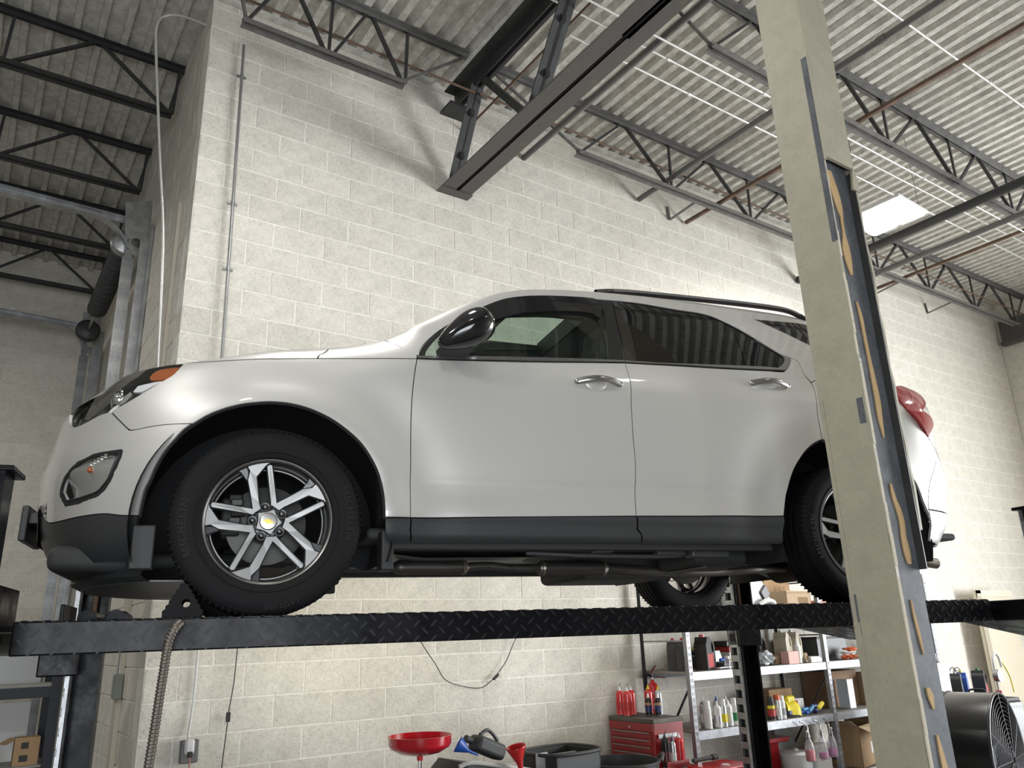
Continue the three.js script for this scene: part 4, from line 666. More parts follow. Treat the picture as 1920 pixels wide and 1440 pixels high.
// ---------------------------------------------------------------- four-post lift (own axes as the vehicle's; y = 0 is the runway's top)
const lift = thing('vehicle_lift', 'black four-post vehicle lift with tread-plate runways under the white SUV', 'lift', [CAR_AT.o.x, CAR_AT.o.y, CAR_AT.o.z], CAR_AT.yaw);
{
  const RX = [-.77, 3.52], H = .106, G0 = -CAR_AT.o.y;
  const lozenge = (x, y, z, a, s) => { const g = new THREE.CylinderGeometry(1, 1, 1, 8); const p = g.attributes.position; g.scale(.0185, .0036, .0046); g.rotateX(Math.PI / 2); g.rotateZ(a); return g.translate(x, y, z); };
  const treadSide = (z, s) => { const l = [], dx = .066, rows = 4; for (let r = 0; r < rows; r++) for (let x = RX[0] + .03 + (r % 2) * .033; x < RX[1] - .03; x += dx) l.push(lozenge(x, -.014 - r * .0265, z, (r % 2 ? 1 : -1) * .78, s)); return l; };
  const treadTop = (z0, z1) => { const l = []; let r = 0; for (let z = z0 + .012; z < z1; z += .03, r++) { if (z > z0 + .1 && z < z1 - .04) continue; for (let x = RX[0] + .03 + (r % 2) * .033; x < RX[1]; x += .066) l.push(lozenge(0, 0, 0, (r % 2 ? 1 : -1) * .78).rotateX(-Math.PI / 2).translate(x, .0005, z)); } return l; };
  for (const s of [1, -1]) {
    const z0 = s > 0 ? .5 : -1.0, z1 = s > 0 ? 1.0 : -.5;
    const r = part('runway', [rbox(RX[1] - RX[0], H, .5, .006, (RX[0] + RX[1]) / 2, -H / 2, (z0 + z1) / 2)], M.liftBlack, lift);
    part('tread_pattern', [...treadSide(s * 1.0005, s), ...treadTop(z0, z1)], M.tread, r);
    const st = part('wheel_stop', [rbox(.02, .15, .42, .005, RX[0] - .09, .05, (z0 + z1) / 2), rbox(.12, .02, .42, .005, RX[0] - .04, -.02, (z0 + z1) / 2)], M.liftBlack, lift);
    const ramp = part('approach_ramp', orient(box(.5, .95, .018), V(RX[1] + .02, -.03, (z0 + z1) / 2), V(RX[1] + .9, -.2, (z0 + z1) / 2), 0), M.liftBlack, lift);
  }
  for (const x of [-.94, 3.67]) {
    const c = part('cross_beam', [rbox(.12, .1, 2.6, .008, x, -.055, 0)], M.liftBlack, lift);
    for (const s of [1, -1]) part('beam_carriage', [rbox(.2, .26, .16, .01, x, -.1, s * 1.26)], M.liftBlack, c);
    part('red_latch', [rbox(.04, .05, .05, .006, x + .1, -.11, 1.17)], std(lin(.35, .05, .05), .5), c);
  }
  for (const [x, s] of [[-.86, 1], [-.80, -1], [3.67, 1], [3.67, -1]]) {
    const z = s * 1.27, top = .42, n = new THREE.Group(); n.name = 'post'; lift.add(n);
    // open channel facing the runways
    part('channel', [span(x - .075, x + .075, G0, top, z + s * .055 - .006, z + s * .055 + .006), span(x - .075, x - .063, G0, top, z - .06, z + .06), span(x + .063, x + .075, G0, top, z - .06, z + .06)], M.liftBlack, n);
    const lad = []; for (let y = G0 + .15; y < top - .05; y += .1) lad.push(span(x - .1, x - .078, y, y + .05, z - .045, z - .035), span(x - .1, x - .078, y, y + .05, z + .035, z + .045));
    part('latch_ladder', [...lad, span(x - .101, x - .078, G0 + .1, top, z - .05, z - .045), span(x - .101, x - .078, G0 + .1, top, z + .045, z + .05), ...Array.from({ length: Math.floor((top - G0 - .2) / .1) }, (_, i) => span(x - .1, x - .094, G0 + .2 + i * .1, G0 + .245 + i * .1, z - .05, z + .05))], M.galv, n);
    part('post_cap', [rbox(.2, .016, .17, .004, x, top + .008, z)], M.liftBlack, n);
    part('lift_rod', [rod(V(x, top - .4, z), V(x, top + .1, z), .014, 12), cyl(.03, .03, .012, x, top + .018, z, 6)], M.rusty, n);
    part('base_plate', rbox(.3, .016, .3, .004, x, G0 + .008, z), M.liftBlack, n);
  }
}
// lamp strips along the far runway, shining at the block wall
[[.95, 'long warm white lamp strip on the far runway, towards the front wheel'], [2.95, 'shorter warm white lamp strip on the far runway, towards the rear wheel']].forEach(([xc, label], i) => {
  const len = i ? .8 : 1.5, o = thing('strip_light', label, 'light', [CAR_AT.o.x, CAR_AT.o.y, CAR_AT.o.z], CAR_AT.yaw);
  part('housing', rbox(len + .04, .035, .03, .006, xc, -.075, -1.018), M.galv, o);
  part('light_tube', rbox(len, .024, .012, .005, xc, -.075, -1.039), std(lin(1, .95, .8), .4, 0, { emissive: lin(1, .93, .74), emissiveIntensity: 6 }), o);
  const L = new THREE.RectAreaLight(lin(1, .93, .74), 15, len, .03); L.name = 'strip_light_glow'; L.position.set(xc, -.08, -1.05); L.rotation.x = -.25; o.add(L); // faces the wall (-z), tipped down
});
// rubber wheel chock
{
  const n = 12, side = (a, b) => Array.from({ length: n }, (_, i) => { const t = i / n, x = a[0] + (b[0] - a[0]) * t, y = a[1] + (b[1] - a[1]) * t, l = Math.hypot(b[0] - a[0], b[1] - a[1]), nx = (b[1] - a[1]) / l, ny = -(b[0] - a[0]) / l, k = (i % 2 ? .005 : 0); return [x + nx * k, y + ny * k]; });
  const c = single('wheel_chock', ext([...side([-.337, 0], [-.205, 0]), ...side([-.205, .012], [-.268, .116]), ...side([-.28, .116], [-.338, .012])], .19, .002, [ring2(.0135, 18, -.263, .048)]).translate(0, .002, .77), M.rubber, 'black triangular rubber wheel chock with a round hole, before the front tyre', 'wheel chock');
  c.position.copy(CAR_AT.o); c.rotation.y = CAR_AT.yaw;
}
// coiled wire hose hanging from the runway
{
  const path = new THREE.CatmullRomCurve3([V(-.272, -.022, .985), V(-.276, -.02, 1.03), V(-.286, -.034, 1.06), V(-.301, -.072, 1.066), V(-.311, -.186, 1.066), V(-.32, -.345, 1.066), V(-.327, -.453, 1.066), V(-.335, -.75, 1.06), V(-.3, -1.2, 1.02), V(-.28, -1.64, 1.0)]);
  const seg = 620, g = new THREE.TubeGeometry(path, seg, 1, 10), p = g.attributes.position, c = V(0, 0, 0);
  for (let i = 0; i <= seg; i++) { path.getPointAt(i / seg, c); const r = i < 16 ? .0145 : .0122 + .0036 * Math.pow(Math.abs(Math.sin(i * Math.PI / 4)), .7); for (let k = 0; k <= 10; k++) { const j = i * 11 + k; p.setXYZ(j, c.x + (p.getX(j) - c.x) * r, c.y + (p.getY(j) - c.y) * r, c.z + (p.getZ(j) - c.z) * r); } }
  g.computeVertexNormals(); const h = single('coiled_hose', g, std(lin(.16, .14, .12), .4, .7), 'ribbed metal hose hanging off the near runway below the wheel chock', 'hose'); h.position.copy(CAR_AT.o); h.rotation.y = CAR_AT.yaw;
}
{
  const b = thing('jack_tray', 'dark sliding jack tray between the runways at the front end', 'tray', [CAR_AT.o.x, CAR_AT.o.y, CAR_AT.o.z], CAR_AT.yaw);
  part('tray', rbox(.3, .06, .96, .01, -.6, -.035, 0), M.liftBlack, b); part('roller', rod(V(-.66, .03, -.3), V(-.66, .03, .2), .035, 18), M.liftBlack, b); part('roller', rod(V(-.55, .03, -.3), V(-.55, .03, .2), .035, 18), std(lin(.02, .022, .04), .5), b); part('grip', rbox(.1, .09, .14, .02, -.6, .035, -.44), M.liftBlack, b);
}
// ---------------------------------------------------------------- steel column boxed in painted board, board torn away on the +z face below 4 m
{
  const X0 = 2.035, X1 = 2.285, Z0 = 3.525, Z1 = 3.755, TOP = 5.44, CUT = 3.62;
  const tBoard = dtex(N, i => { const d = Math.max(0, nPit2[i] - .93) * 2 + Math.max(0, nMid[i] - .70) * .5; const v = .93 + (nMid[i] - .5) * .10 + (nFine[i] - .5) * .05 - Math.min(.35, d); return [v, v * .985, v * .94]; }, true, .9);
  const board = std(lin(.42, .405, .345), .6, 0, { map: tBoard, bumpMap: tFineBump, bumpScale: .0006 }), boardEdge = std(lin(.55, .50, .40), .9), steelGrey = phys(lin(.16, .17, .19), .62, 0, { specularIntensity: .25, map: tMetal }), foam = std(lin(.50, .34, .17), .9, 0, { bumpMap: tBlockBump, bumpScale: .004 });
  const col = thing('boxed_column', 'tall building column boxed in grey-beige board, torn open to bare steel', 'column');
  const r = rng(91), ragged = (len, n, a) => Array.from({ length: n + 1 }, (_, i) => [i / n * len, (r() - .5) * a]);
  // left board (faces -x): its edge at the front is ragged below the cut
  {
    const pts = [[-Z0 - .001, .86], [-Z0 - .001, TOP]]; const e = [[-Z1, TOP], [-Z1, CUT]]; for (let i = 0; i <= 44; i++) { const y = CUT - (CUT - .86) * i / 44; e.push([-Z1 + .012 + (r() - .5) * .009 + (y < 1.2 ? (1.2 - y) * .05 : 0), y]); }
    const low = []; for (let i = 0; i <= 8; i++) low.push([-Z1 + .03 + i * .022, .85 + (r() - .5) * .05]);
    const g = ext([...e, ...low, ...pts], .018); g.rotateY(Math.PI / 2); part('side_board', metric(g.translate(X0, 0, 0)), board, col); // shape x is -z
    part('board_edge', Array.from({ length: 22 }, (_, i) => { const y = CUT - .06 - i * .124; return rbox(.021, .13, .007, .003, X0 + .012, y, Z1 - .013 + (r() - .5) * .005); }), boardEdge, col);
    part('joint_strip', [span(X0 - .004, X0, 1.55, 2.5, Z0 + .004, Z0 + .022), span(X0 - .005, X0, .86, 1.55, Z0 + .002, Z0 + .03)], board, col);
    part('corner_bead', [span(X0 - .003, X0 + .001, 3.2, 4.2, Z1 - .032, Z1 - .004), span(X0 - .002, X0 + .001, 2.35, 2.46, Z1 - .05, Z1 - .022), span(X0 - .003, X0, 1.5, 1.66, Z0, Z0 + .03)], steelGrey, col);
  }
  part('front_board', [span(X0 + .0185, X1 - .0165, CUT + .02, TOP, Z1 - .016, Z1 - .0005)], board, col);
  part('front_board', ext([[X1 - .05, CUT - .1], [X1, CUT - .1], [X1, CUT + .01], [X1 - .03, CUT + .01]], .012).translate(.0005, 0, Z1 - .011), board, col);
  part('right_board', ext([[-Z0, 1.9], [-Z0, TOP], [-Z1 + .001, TOP], ...Array.from({ length: 20 }, (_, i) => [-Z1 + .006 + (r() - .5) * .01, CUT - i * .09])], .016).rotateY(Math.PI / 2).translate(X1 - .016, 0, 0), board, col);
  part('back_board', span(X0 + .019, X1 - .017, .86, TOP, Z0, Z0 + .016), board, col);
  // wide flange inside: flange towards +z, web behind
  part('steel_flange', [rbox(.19, TOP, .014, .003, (X0 + X1) / 2 + .008, TOP / 2, Z1 - .045), rbox(.19, TOP, .014, .003, (X0 + X1) / 2 + .008, TOP / 2, Z0 + .04)], steelGrey, col);
  part('steel_web', rbox(.011, TOP, .14, .002, (X0 + X1) / 2 + .008, TOP / 2, (Z0 + Z1) / 2), steelGrey, col);
  part('steel_angle', [span(X1 - .028, X1 - .022, 1.75, CUT, Z1 - .045, Z1 - .004)], M.steelDark, col);
  part('base_plate', rbox(.36, .025, .34, .004, (X0 + X1) / 2, .0125, (Z0 + Z1) / 2), M.steelDark, col);
  // tongues of old glue on the flange
  const fz = Z1 - .0375, gx = (X0 + X1) / 2 - .08, blob = (c, name) => part(name, ext(c, .0035, .0016, [], 2).translate(0, 0, fz), foam, col);
  const tongue = (path, w) => { const L = [], R2 = []; path.forEach(([x, y], i) => { const k = w[i] * 1.35; L.push([gx + x - k, y]); R2.unshift([gx + x + k, y]); }); return smoothOutline([...L, ...R2], .012); };
  blob(tongue([[.03, 3.6], [.045, 3.52], [.062, 3.43], [.07, 3.36]], [.014, .022, .02, .008]), 'glue_patch');
  blob(tongue([[.068, 3.36], [.064, 3.27], [.06, 3.2], [.062, 3.12], [.066, 3.06]], [.007, .008, .02, .017, .005]), 'glue_patch');
  blob(tongue([[.068, 2.93], [.08, 2.86], [.082, 2.76], [.086, 2.65], [.09, 2.55], [.092, 2.47], [.086, 2.38], [.088, 2.3]], [.004, .009, .008, .009, .013, .015, .012, .003]), 'glue_patch');
  blob(tongue([[.074, 2.10], [.082, 2.04], [.1, 1.99], [.108, 1.94], [.1, 1.88], [.104, 1.82], [.108, 1.77]], [.004, .01, .014, .014, .014, .017, .01]), 'glue_patch');
  blob(tongue([[.07, 1.63], [.072, 1.58], [.082, 1.5], [.09, 1.42]], [.002, .005, .007, .002]), 'glue_patch');
  blob(tongue([[.075, 1.3], [.085, 1.27], [.09, 1.22]], [.008, .015, .004]), 'glue_patch');
  blob(tongue([[.08, 1.13], [.09, 1.05], [.1, .96], [.11, .9]], [.004, .012, .014, .004]), 'glue_patch');
}
// ---------------------------------------------------------------- left bay: overhead door hardware, conduits
{
  const d = struct('door_1', span(.04, .075, 0, 5.05, -5.15, -2.15), std(lin(.33, .32, .29), .6));
  for (let i = 0; i < 9; i++) part('door_panel', span(.025, .045, .02 + i * .56, .565 + i * .56, -5.13, -2.17), std(lin(.36, .35, .31), .55), d);
  struct('trim_jamb', [span(-.03, 0, 0, 3.1, -.83, -.70), span(-.025, 0, 3.1, 4.9, -.5, -.44)], std(lin(.55, .50, .42), .7));
}
function trackCurve(z, x1, label) {
  const o = thing('door_track', label, 'door track', [0, 0, z]);
  const R2 = .38, pts = []; for (let i = 0; i <= 12; i++) { const a = i / 12 * Math.PI / 2; pts.push([-.16 - R2 + R2 * Math.cos(a), 5.03 + R2 * Math.sin(a)]); }
  const line = [[-.16, 0], [-.16, 5.03], ...pts.slice(1), [x1, 5.41]], chan = (dx, w, dz, dw) => line.slice(0, -1).map((p, i) => bar(V(p[0], p[1], dz), V(line[i + 1][0], line[i + 1][1], dz), w, dw, Math.PI / 2));
  part('vertical_rail', [bar(V(-.16, 0, 0), V(-.16, 5.05, 0), .012, .055), bar(V(-.185, 0, .025), V(-.185, 5.05, .025), .05, .008), bar(V(-.135, 0, .025), V(-.135, 5.05, .025), .05, .008)], M.galv, o);
  part('curved_rail', line.slice(1, -1).map((p, i) => { const q = line[i + 2]; return [bar(V(p[0], p[1], 0), V(q[0], q[1], 0), .055, .012), bar(V(p[0], p[1], .03), V(q[0], q[1], .03), .06, .02)]; }).flat(), M.galv, o);
  part('horizontal_angle', [bar(V(-.1, 5.44, -.02), V(x1, 5.52, -.02), .012, .06), bar(V(-.1, 5.46, 0), V(x1, 5.55, 0), .06, .012)], M.galv, o);
  part('wall_angle', [span(-.03, -.005, 0, 5.3, .24, .32), span(-.1, -.02, 0, 5.2, .235, .241)], M.galv, o);
  part('bearing_bracket', [ext([[-.02, 5.05], [-.2, 5.12], [-.24, 5.62], [-.02, 5.7]], .006, 0, [ring2(.05, 14, -.1, 5.22), ring2(.014, 8, -.18, 5.5), ring2(.014, 8, -.06, 5.5), ring2(.014, 8, -.1, 5.6)]).translate(0, 0, .02)], M.galv, o);
  return o;
}
trackCurve(-2.0, -3.4, 'galvanized overhead door track curving to the ceiling, nearer of the two');
trackCurve(-5.1, -3.4, 'galvanized overhead door track at the back of the dim bay');
{
  const t = thing('torsion_spring', 'dark torsion spring with cable drum above the closed bay door', 'spring', [-.19, 5.22, 0]);
  part('shaft', rod(V(0, 0, -5.2), V(0, 0, -1.9), .014, 10), M.galv, t);
  const coil = new THREE.CatmullRomCurve3(Array.from({ length: 361 }, (_, i) => { const a = i / 360 * 2 * Math.PI * 30; return V(.085 * Math.cos(a), .085 * Math.sin(a), -3.9 + i / 360 * 1.75); }));
  part('coil_spring', [new THREE.TubeGeometry(coil, 900, .02, 5)], M.steelDark, t); part('spring_core', rod(V(0, 0, -3.9), V(0, 0, -2.15), .08, 14), M.steelDark, t);
  part('cable_drum', lathe([[.02, -.05], [.1, -.05], [.135, -.03], [.135, .02], [.09, .03], [.04, .05], [.02, .05]], 28).rotateX(Math.PI / 2).translate(0, 0, -4.62), M.steelDark, t);
  part('cable_drum', lathe([[.02, -.05], [.1, -.05], [.13, -.03], [.13, .02], [.09, .03], [.04, .05], [.02, .05]], 28).rotateX(Math.PI / 2).translate(0, 0, -2.05), M.galv, t);
}
single('conduit', tube([[.02, 6.47, -.22], [-.2, 6.45, -.2], [-.33, 6.38, -.2], [-.37, 6.26, -.2], [-.36, 6.1, -.2], [-.32, 5.77, -.2], [-.23, 5.08, -.2], [-.15, 4.5, -.2], [-.11, 3.96, -.2], [-.07, 3.2, -.2]], .011, 80), M.conduit, 'thin conduit with a hooked top looping off the wall corner', 'conduit');
{
  const c = thing('conduit', 'vertical galvanized conduit down the lit block wall above the hood', 'conduit', [.285, 0, 0]);
  part('pipe', [rod(V(-.03, 6.2, .03), V(.01, 3.3, .03), .012, 12)], M.galv, c);
  for (const y of [5.9, 4.75, 4.2]) part('strap', [rbox(.075, .022, .016, .004, 0 - .03 + .04 * (6.2 - y) / 2.9, y, .012), rod(V(-.03 + .04 * (6.2 - y) / 2.9, y - .012, .03), V(-.03 + .04 * (6.2 - y) / 2.9, y + .012, .03), .0155, 12)], M.galv, c);
}
{
  const c = thing('junction_box', 'small grey-green electrical box on the corner wall edge', 'electrical box', [-.03, 1.3, -.72]);
  part('body', rbox(.05, .16, .1, .006), std(lin(.22, .24, .21), .5), c); part('cover', rbox(.004, .15, .09, .002, -.027, 0, 0), std(lin(.24, .26, .23), .45), c);
  part('pipe', rod(V(0, .08, 0), V(0, .5, 0), .011), M.galv, c);
}
// low left: dark rack with odds and ends
{
  const r = thing('dark_rack', 'dark blue steel rack at the lower left edge', 'rack', [-.82, 0, -2.0]);
  const mat = std(lin(.02, .024, .032), .5, .2);
  for (const [x, z] of [[.55, 0], [.55, -.6], [-1.2, 0], [-1.2, -.6]]) part('upright', span(x - .035, x + .035, 0, 1.75, z - .03, z + .03), mat, r);
  for (const y of [.12, .62, 1.2]) { part('beam', span(-1.2, .55, y, y + .08, -.02, .02), mat, r); part('beam', span(-1.2, .55, y, y + .08, -.62, -.58), mat, r); part('shelf_board', span(-1.2, .55, y + .075, y + .095, -.58, -.02), std(lin(.3, .29, .27), .7), r); }
  single('plastic_sheet', span(-2.0, -.36, 1.3, 1.62, -2.35, -2.33), std(lin(.40, .41, .41), .2), 'pale glossy sheet standing on the dark rack', 'panel');
  single('plastic_sheet', span(-2.0, -.4, .72, 1.16, -2.4, -2.385), std(lin(.62, .62, .60), .5), 'white gridded sheet standing on the rack below the glossy sheet', 'panel');
  const c = thing('cardboard_box', 'small tan cardboard box with two dark windows on the dark rack', 'box', [-.41, .715, -2.13], 0);
  part('carton', rbox(.17, .2, .14, .004, 0, .1, 0), M.card, c); part('window', span(-.04, .01, .12, .165, .069, .072), M.black, c); part('window', span(-.045, .012, .03, .075, .069, .072), M.black, c); part('flap', orient(box(.1, .1, .003), V(-.085, .2, .0), V(-.17, .16, .05)), M.card, c);
  const l = thing('work_lamp', 'silver reflector work lamp lying on the dark rack', 'lamp', [-.95, .8, -2.1]);
  part('reflector', new THREE.SphereGeometry(.085, 20, 12, 0, Math.PI * 2, 0, Math.PI * .55).rotateZ(.9), M.alu, l); part('handle', rod(V(.05, .03, 0), V(.24, .05, .03), .018), M.plasticBlack, l); part('tool_case', rbox(.26, .1, .2, .02, .2, -.03, .0), M.plasticBlack, l);
}
// small things on the lit wall
{
  const o = thing('wall_outlet', 'grey outlet box with a white plug-in device at the lower left', 'outlet', [.285, .93, 0]);
  part('box', rbox(.105, .13, .045, .006, .01, 0, .022), std(lin(.16, .16, .155), .45, .4), o); part('cover', rbox(.095, .12, .006, .003, .01, 0, .047), std(lin(.2, .2, .195), .4, .4), o);
  part('white_device', [rbox(.058, .092, .045, .02, .0, .03, .07, 4)], M.whitePaint, o); part('plug', rbox(.03, .032, .03, .006, 0, -.01, .095), M.plasticBlack, o);
  single('power_cord', tube([[.285, .9, .09], [.287, .86, .1], [.283, .7, .08], [.29, .5, .07], [.28, .3, .07]], .0045, 40), std(lin(.55, .25, .22), .5), 'red and white cord hanging from the wall outlet', 'cord');
  single('wall_conduit', tube([[.30, 1.56, .02], [.30, 1.4, .02], [.297, 1.2, .02], [.288, 1.08, .022], [.284, 1.02, .03], [.285, .985, .06]], .0075, 60), M.whitePaint, 'white cable running down the wall to the plug-in device', 'cable');
}
{
  const c = thing('switch_cord', 'thin black cord with inline switch hanging straight down the wall', 'cord');
  part('cord', tube([[.545, 1.6, .03], [.54, 1.45, .035], [.535, 1.3, .03], [.515, 1.14, .035], [.513, 1.08, .035], [.5, .85, .03], [.49, .6, .03], [.485, .3, .03]], .0032, 70, 6), M.black, c); part('switch', rbox(.026, .058, .018, .005, .514, 1.108, .036), M.plasticBlack, c);
}
{
  const c = thing('switch_cord', 'thin dark cord with inline switch looping below the far runway', 'cord');
  part('cord', tube([[1.86, 1.56, .05], [1.9, 1.5, .04], [2.02, 1.35, .03], [2.09, 1.25, .03], [2.2, 1.2, .03], [2.39, 1.165, .03], [2.49, 1.2, .03], [2.58, 1.27, .03], [2.66, 1.36, .03], [2.72, 1.47, .035], [2.77, 1.56, .05]], .0032, 90, 6), M.black, c); part('switch', orient(rbox(.026, .06, .018, .005), V(2.52, 1.215, .034), V(2.58, 1.26, .034)), M.plasticBlack, c);
}
// ---------------------------------------------------------------- ceiling fixtures: flat LED high bays, two bright strips each
function highBay(x, y, z, turn, label, power, glow = 4) {
  const o = thing('ceiling_light', label, 'light', [x, y, z], turn);
  const W = .62, D = .62;
  part('housing', [rbox(W, .035, D, .008, 0, .03, 0), rbox(.3, .05, .3, .01, 0, .07, 0)], std(lin(.75, .75, .75), .4), o);
  for (const s of [-1, 1]) part('lens', rbox(W - .04, .02, .24, .006, 0, .006, s * .15), std(lin(1, 1, 1), .5, 0, { emissive: lin(1, .985, .94), emissiveIntensity: glow }), o);
  for (const [a, b] of [[-.25, -.25], [.25, .25]]) part('chain', rod(V(a, .05, b), V(a, DECK - y, b), .004, 5), M.galv, o);
  const L = new THREE.RectAreaLight(lin(1, .985, .94), power, W - .04, D - .06); L.name = 'ceiling_light_glow'; L.position.set(0, -.012, 0); L.rotation.x = -Math.PI / 2; o.add(L);
  return o;
}
[[6.52, 5.62, 1.72, 'square LED ceiling light glowing beside the column', 60], [-1.6, 5.7, 6.2, 'LED ceiling light above and behind the viewer', 12], [2.9, 5.7, 6.6, 'LED ceiling light over the bay in front of the car doors', 6], [7.2, 5.7, 6.2, 'LED ceiling light over the bay right of the column', 20], [10.6, 5.7, 6.6, 'LED ceiling light near the right end wall', 12], [-4.2, 5.6, 4.8, 'LED ceiling light over the left bay, ahead of the car', 100], [-3.4, 5.6, -2.6, 'LED ceiling light deep in the dim left bay', 45], [.2, 5.85, 2.7, 'added fill lamp out of view above the lift', 36]].forEach(([x, y, z, l, p], i) => highBay(x, y, z, i ? 0 : .05, l, p, i ? 3 : 9));  // last entry, above the lift, is an added unseen fill for wall and roof
{
  const o = thing('cable_loop', 'loop of black cable hanging beside the ceiling light', 'cable');
  part('loop', new THREE.TorusGeometry(.16, .007, 6, 40).rotateY(.7).translate(6.0, 6.22, 1.72), M.black, o); part('tail', tube([[6.0, 6.38, 1.72], [6.1, 6.5, 1.7], [6.2, 6.58, 1.6]], .007, 20), M.black, o);
}
// ---------------------------------------------------------------- shelving along the wall, lower right
const SH = { z0: .06, z1: .62, xs: [4.10, 5.97, 7.95], ys: [.22, .735, 1.19, 1.66] };
const slotted = (() => { // upright face with keyhole slots
  const holes = []; for (let y = .12; y < 2.0; y += .0508) for (const s of [-1, 1]) holes.push([[s * .010 - .004, y + .014], [s * .010 + .004, y + .014], [s * .007 + .0025, y - .012], [s * .007 - .0025, y - .012]]);
  const g = merge([metric(ext([[-.022, 0], [.022, 0], [.022, 2.05], [-.022, 2.05]], .002, 0, holes)), span(-.022, -.020, 0, 2.05, -.04, 0)]);
  return g;
})();
{
  const s = thing('shelving_unit', 'long grey boltless shelving along the wall holding jugs and spray cans', 'shelf'), dark = std(lin(.02, .022, .028), .45, .2), boardMat = std(lin(.35, .33, .30), .7, 0, { map: tGrime });
  for (const x of SH.xs) { part('upright', slotted.clone().translate(x, 0, SH.z1), M.shelfGrey, s); part('back_upright', [span(x - .02, x + .02, 0, 2.05, SH.z0 - .002, SH.z0 + .002), span(x - .02, x - .016, 0, 2.05, SH.z0, SH.z0 + .04)], dark, s);
    for (const y of [.35, 1.45, 1.95]) part('end_tie', bar(V(x, y, SH.z0), V(x, y, SH.z1), .03, .012), x === SH.xs[0] ? M.shelfGrey : dark, s); part('end_brace', bar(V(x, .4, SH.z0 + .02), V(x, 1.1, SH.z1 - .02), .02, .01), dark, s); }
  for (let u = 0; u < 2; u++) for (const y of SH.ys) { const x0 = SH.xs[u], x1 = SH.xs[u + 1]; part('front_beam', [span(x0 + .02, x1 - .02, y - .055, y + .01, SH.z1 - .012, SH.z1 - .004), span(x0 + .02, x1 - .02, y - .012, y - .004, SH.z1 - .05, SH.z1 - .012)], M.shelfGrey, s); part('back_beam', span(x0 + .02, x1 - .02, y - .055, y + .01, SH.z0 + .004, SH.z0 + .012), dark, s); part('shelf_board', span(x0 + .005, x1 - .005, y - .004, y + .012, SH.z0 + .014, SH.z1 - .014), boardMat, s); }
}
const S1 = SH.ys[2] + .013, S2 = SH.ys[1] + .013, S0 = SH.ys[0] + .013, S3 = SH.ys[3] + .013;
// --- containers
function can(x, y, z, o) { // aerosol or round bottle
  const { r = .032, h = .19, body, cap = M.whitePaint, band, capKind = 'cap', label, cat = 'spray can', group, name = 'spray_can' } = o, t = thing(name, label, cat, [x, y, z], o.turn || 0, group);
  part('body', lathe([[0, 0], [r * .94, 0], [r, .004], [r, h * .86], [r * .97, h * .88], [r * .8, h * .95], [r * .55, h]], 24), body, t);
  if (band) part('label_band', lathe([[r + .0006, h * (o.b0 || .2)], [r + .0006, h * (o.b1 || .55)]], 24), band, t);
  if (o.band2) part('label_band', lathe([[r + .0008, h * .58], [r + .0008, h * .74]], 24), o.band2, t);
  part('rim', new THREE.TorusGeometry(r * .96, .0022, 6, 24).rotateX(Math.PI / 2).translate(0, .003, 0), M.galv, t);
  if (capKind === 'cap') part('cap', lathe([[r * .86, h * .9], [r * .86, h * 1.14], [r * .8, h * 1.17], [0, h * 1.17]], 20), cap, t);
  else { part('nozzle', [cyl(r * .45, r * .3, .02, 0, h - .004, 0, 14), cyl(.007, .006, .018, 0, h + .014, 0, 10)], cap, t); if (capKind === 'straw') part('straw', rod(V(0, h + .022, 0), V(.012, h + .06, .004), .0022, 6), M.black, t); }
  return t;
}
function jug(x, y, z, w, h, d, mat, o) {
  const t = thing('jug', o.label, 'jug', [x, y, z], o.turn || 0, o.group);
  const P = [[-w / 2, 0], [w / 2, 0], [w / 2, h * .68], [w * .42, h * .8], [w * .1, h * .93], [-w * .05, h], [-w * .32, h], [-w * .36, h * .9], [-w / 2, h * .78]];
  const hole = [[w * .12, h * .55], [w * .36, h * .55], [w * .33, h * .74], [w * .1, h * .84]];
  part('body', ext(smoothOutline(P, .03), d - .016, .008, [smoothOutline(hole, .02)], 2).translate(0, 0, -d / 2 + .008), mat, t);
  part('cap', [cyl(w * .12, w * .12, h * .09, -w * .19, h * .99, 0, 18)], o.cap || M.red, t);
  if (o.lab) part('label', [rbox(w * .62, h * .42, d + .002, .002, -w * .1, h * .28, 0)], o.lab, t);
  return t;
}
const redLab = std(lin(.42, .03, .03), .5), greyLab = std(lin(.3, .3, .3), .5), darkGrey = std(lin(.045, .047, .05), .45), whiteP = std(lin(.70, .70, .68), .45), beigeP = phys(lin(.72, .66, .52), .4, 0, { transmission: .25 }), yellow = std(lin(.70, .58, .02), .5), blueP = std(lin(.02, .09, .42), .4), pinkP = std(lin(.65, .38, .34), .6), redCan = phys(lin(.55, .02, .02), .25, 0, { clearcoat: .6 }), silver = std(lin(.55, .56, .57), .3, .8), greenP = std(lin(.02, .20, .06), .4), blackCan = phys(lin(.02, .015, .015), .2, .2), orangeP = std(lin(.62, .12, .03), .5), navy = std(lin(.02, .03, .12), .4);
jug(4.27, S1, .28, .12, .25, .1, darkGrey, { label: 'dark grey oil jug with red cap, leftmost on the upper shelf', lab: redLab, turn: .5 });
jug(4.22, S1, .44, .12, .25, .1, darkGrey, { label: 'dark grey oil jug with red cap, second on the upper shelf', lab: redLab, turn: .5 });
jug(4.45, S1, .47, .19, .27, .12, M.plasticBlack, { label: 'large black jug with red label and open handle, just right of the shelf upright', lab: redLab, turn: .35 });
{ const t = thing('yellow_notebook', 'yellow and black notebook leaning over the upper shelf', 'book', [4.70, S1 + .1, .2], .3); part('cover', rbox(.24, .03, .16, .004).rotateZ(.35).translate(0, .07, 0), yellow, t); part('spine', rbox(.05, .034, .162, .004).rotateZ(.35).translate(-.1, .035, 0), M.black, t); part('stand', rbox(.16, .1, .14, .01, 0, -.05, 0), darkGrey, t); }
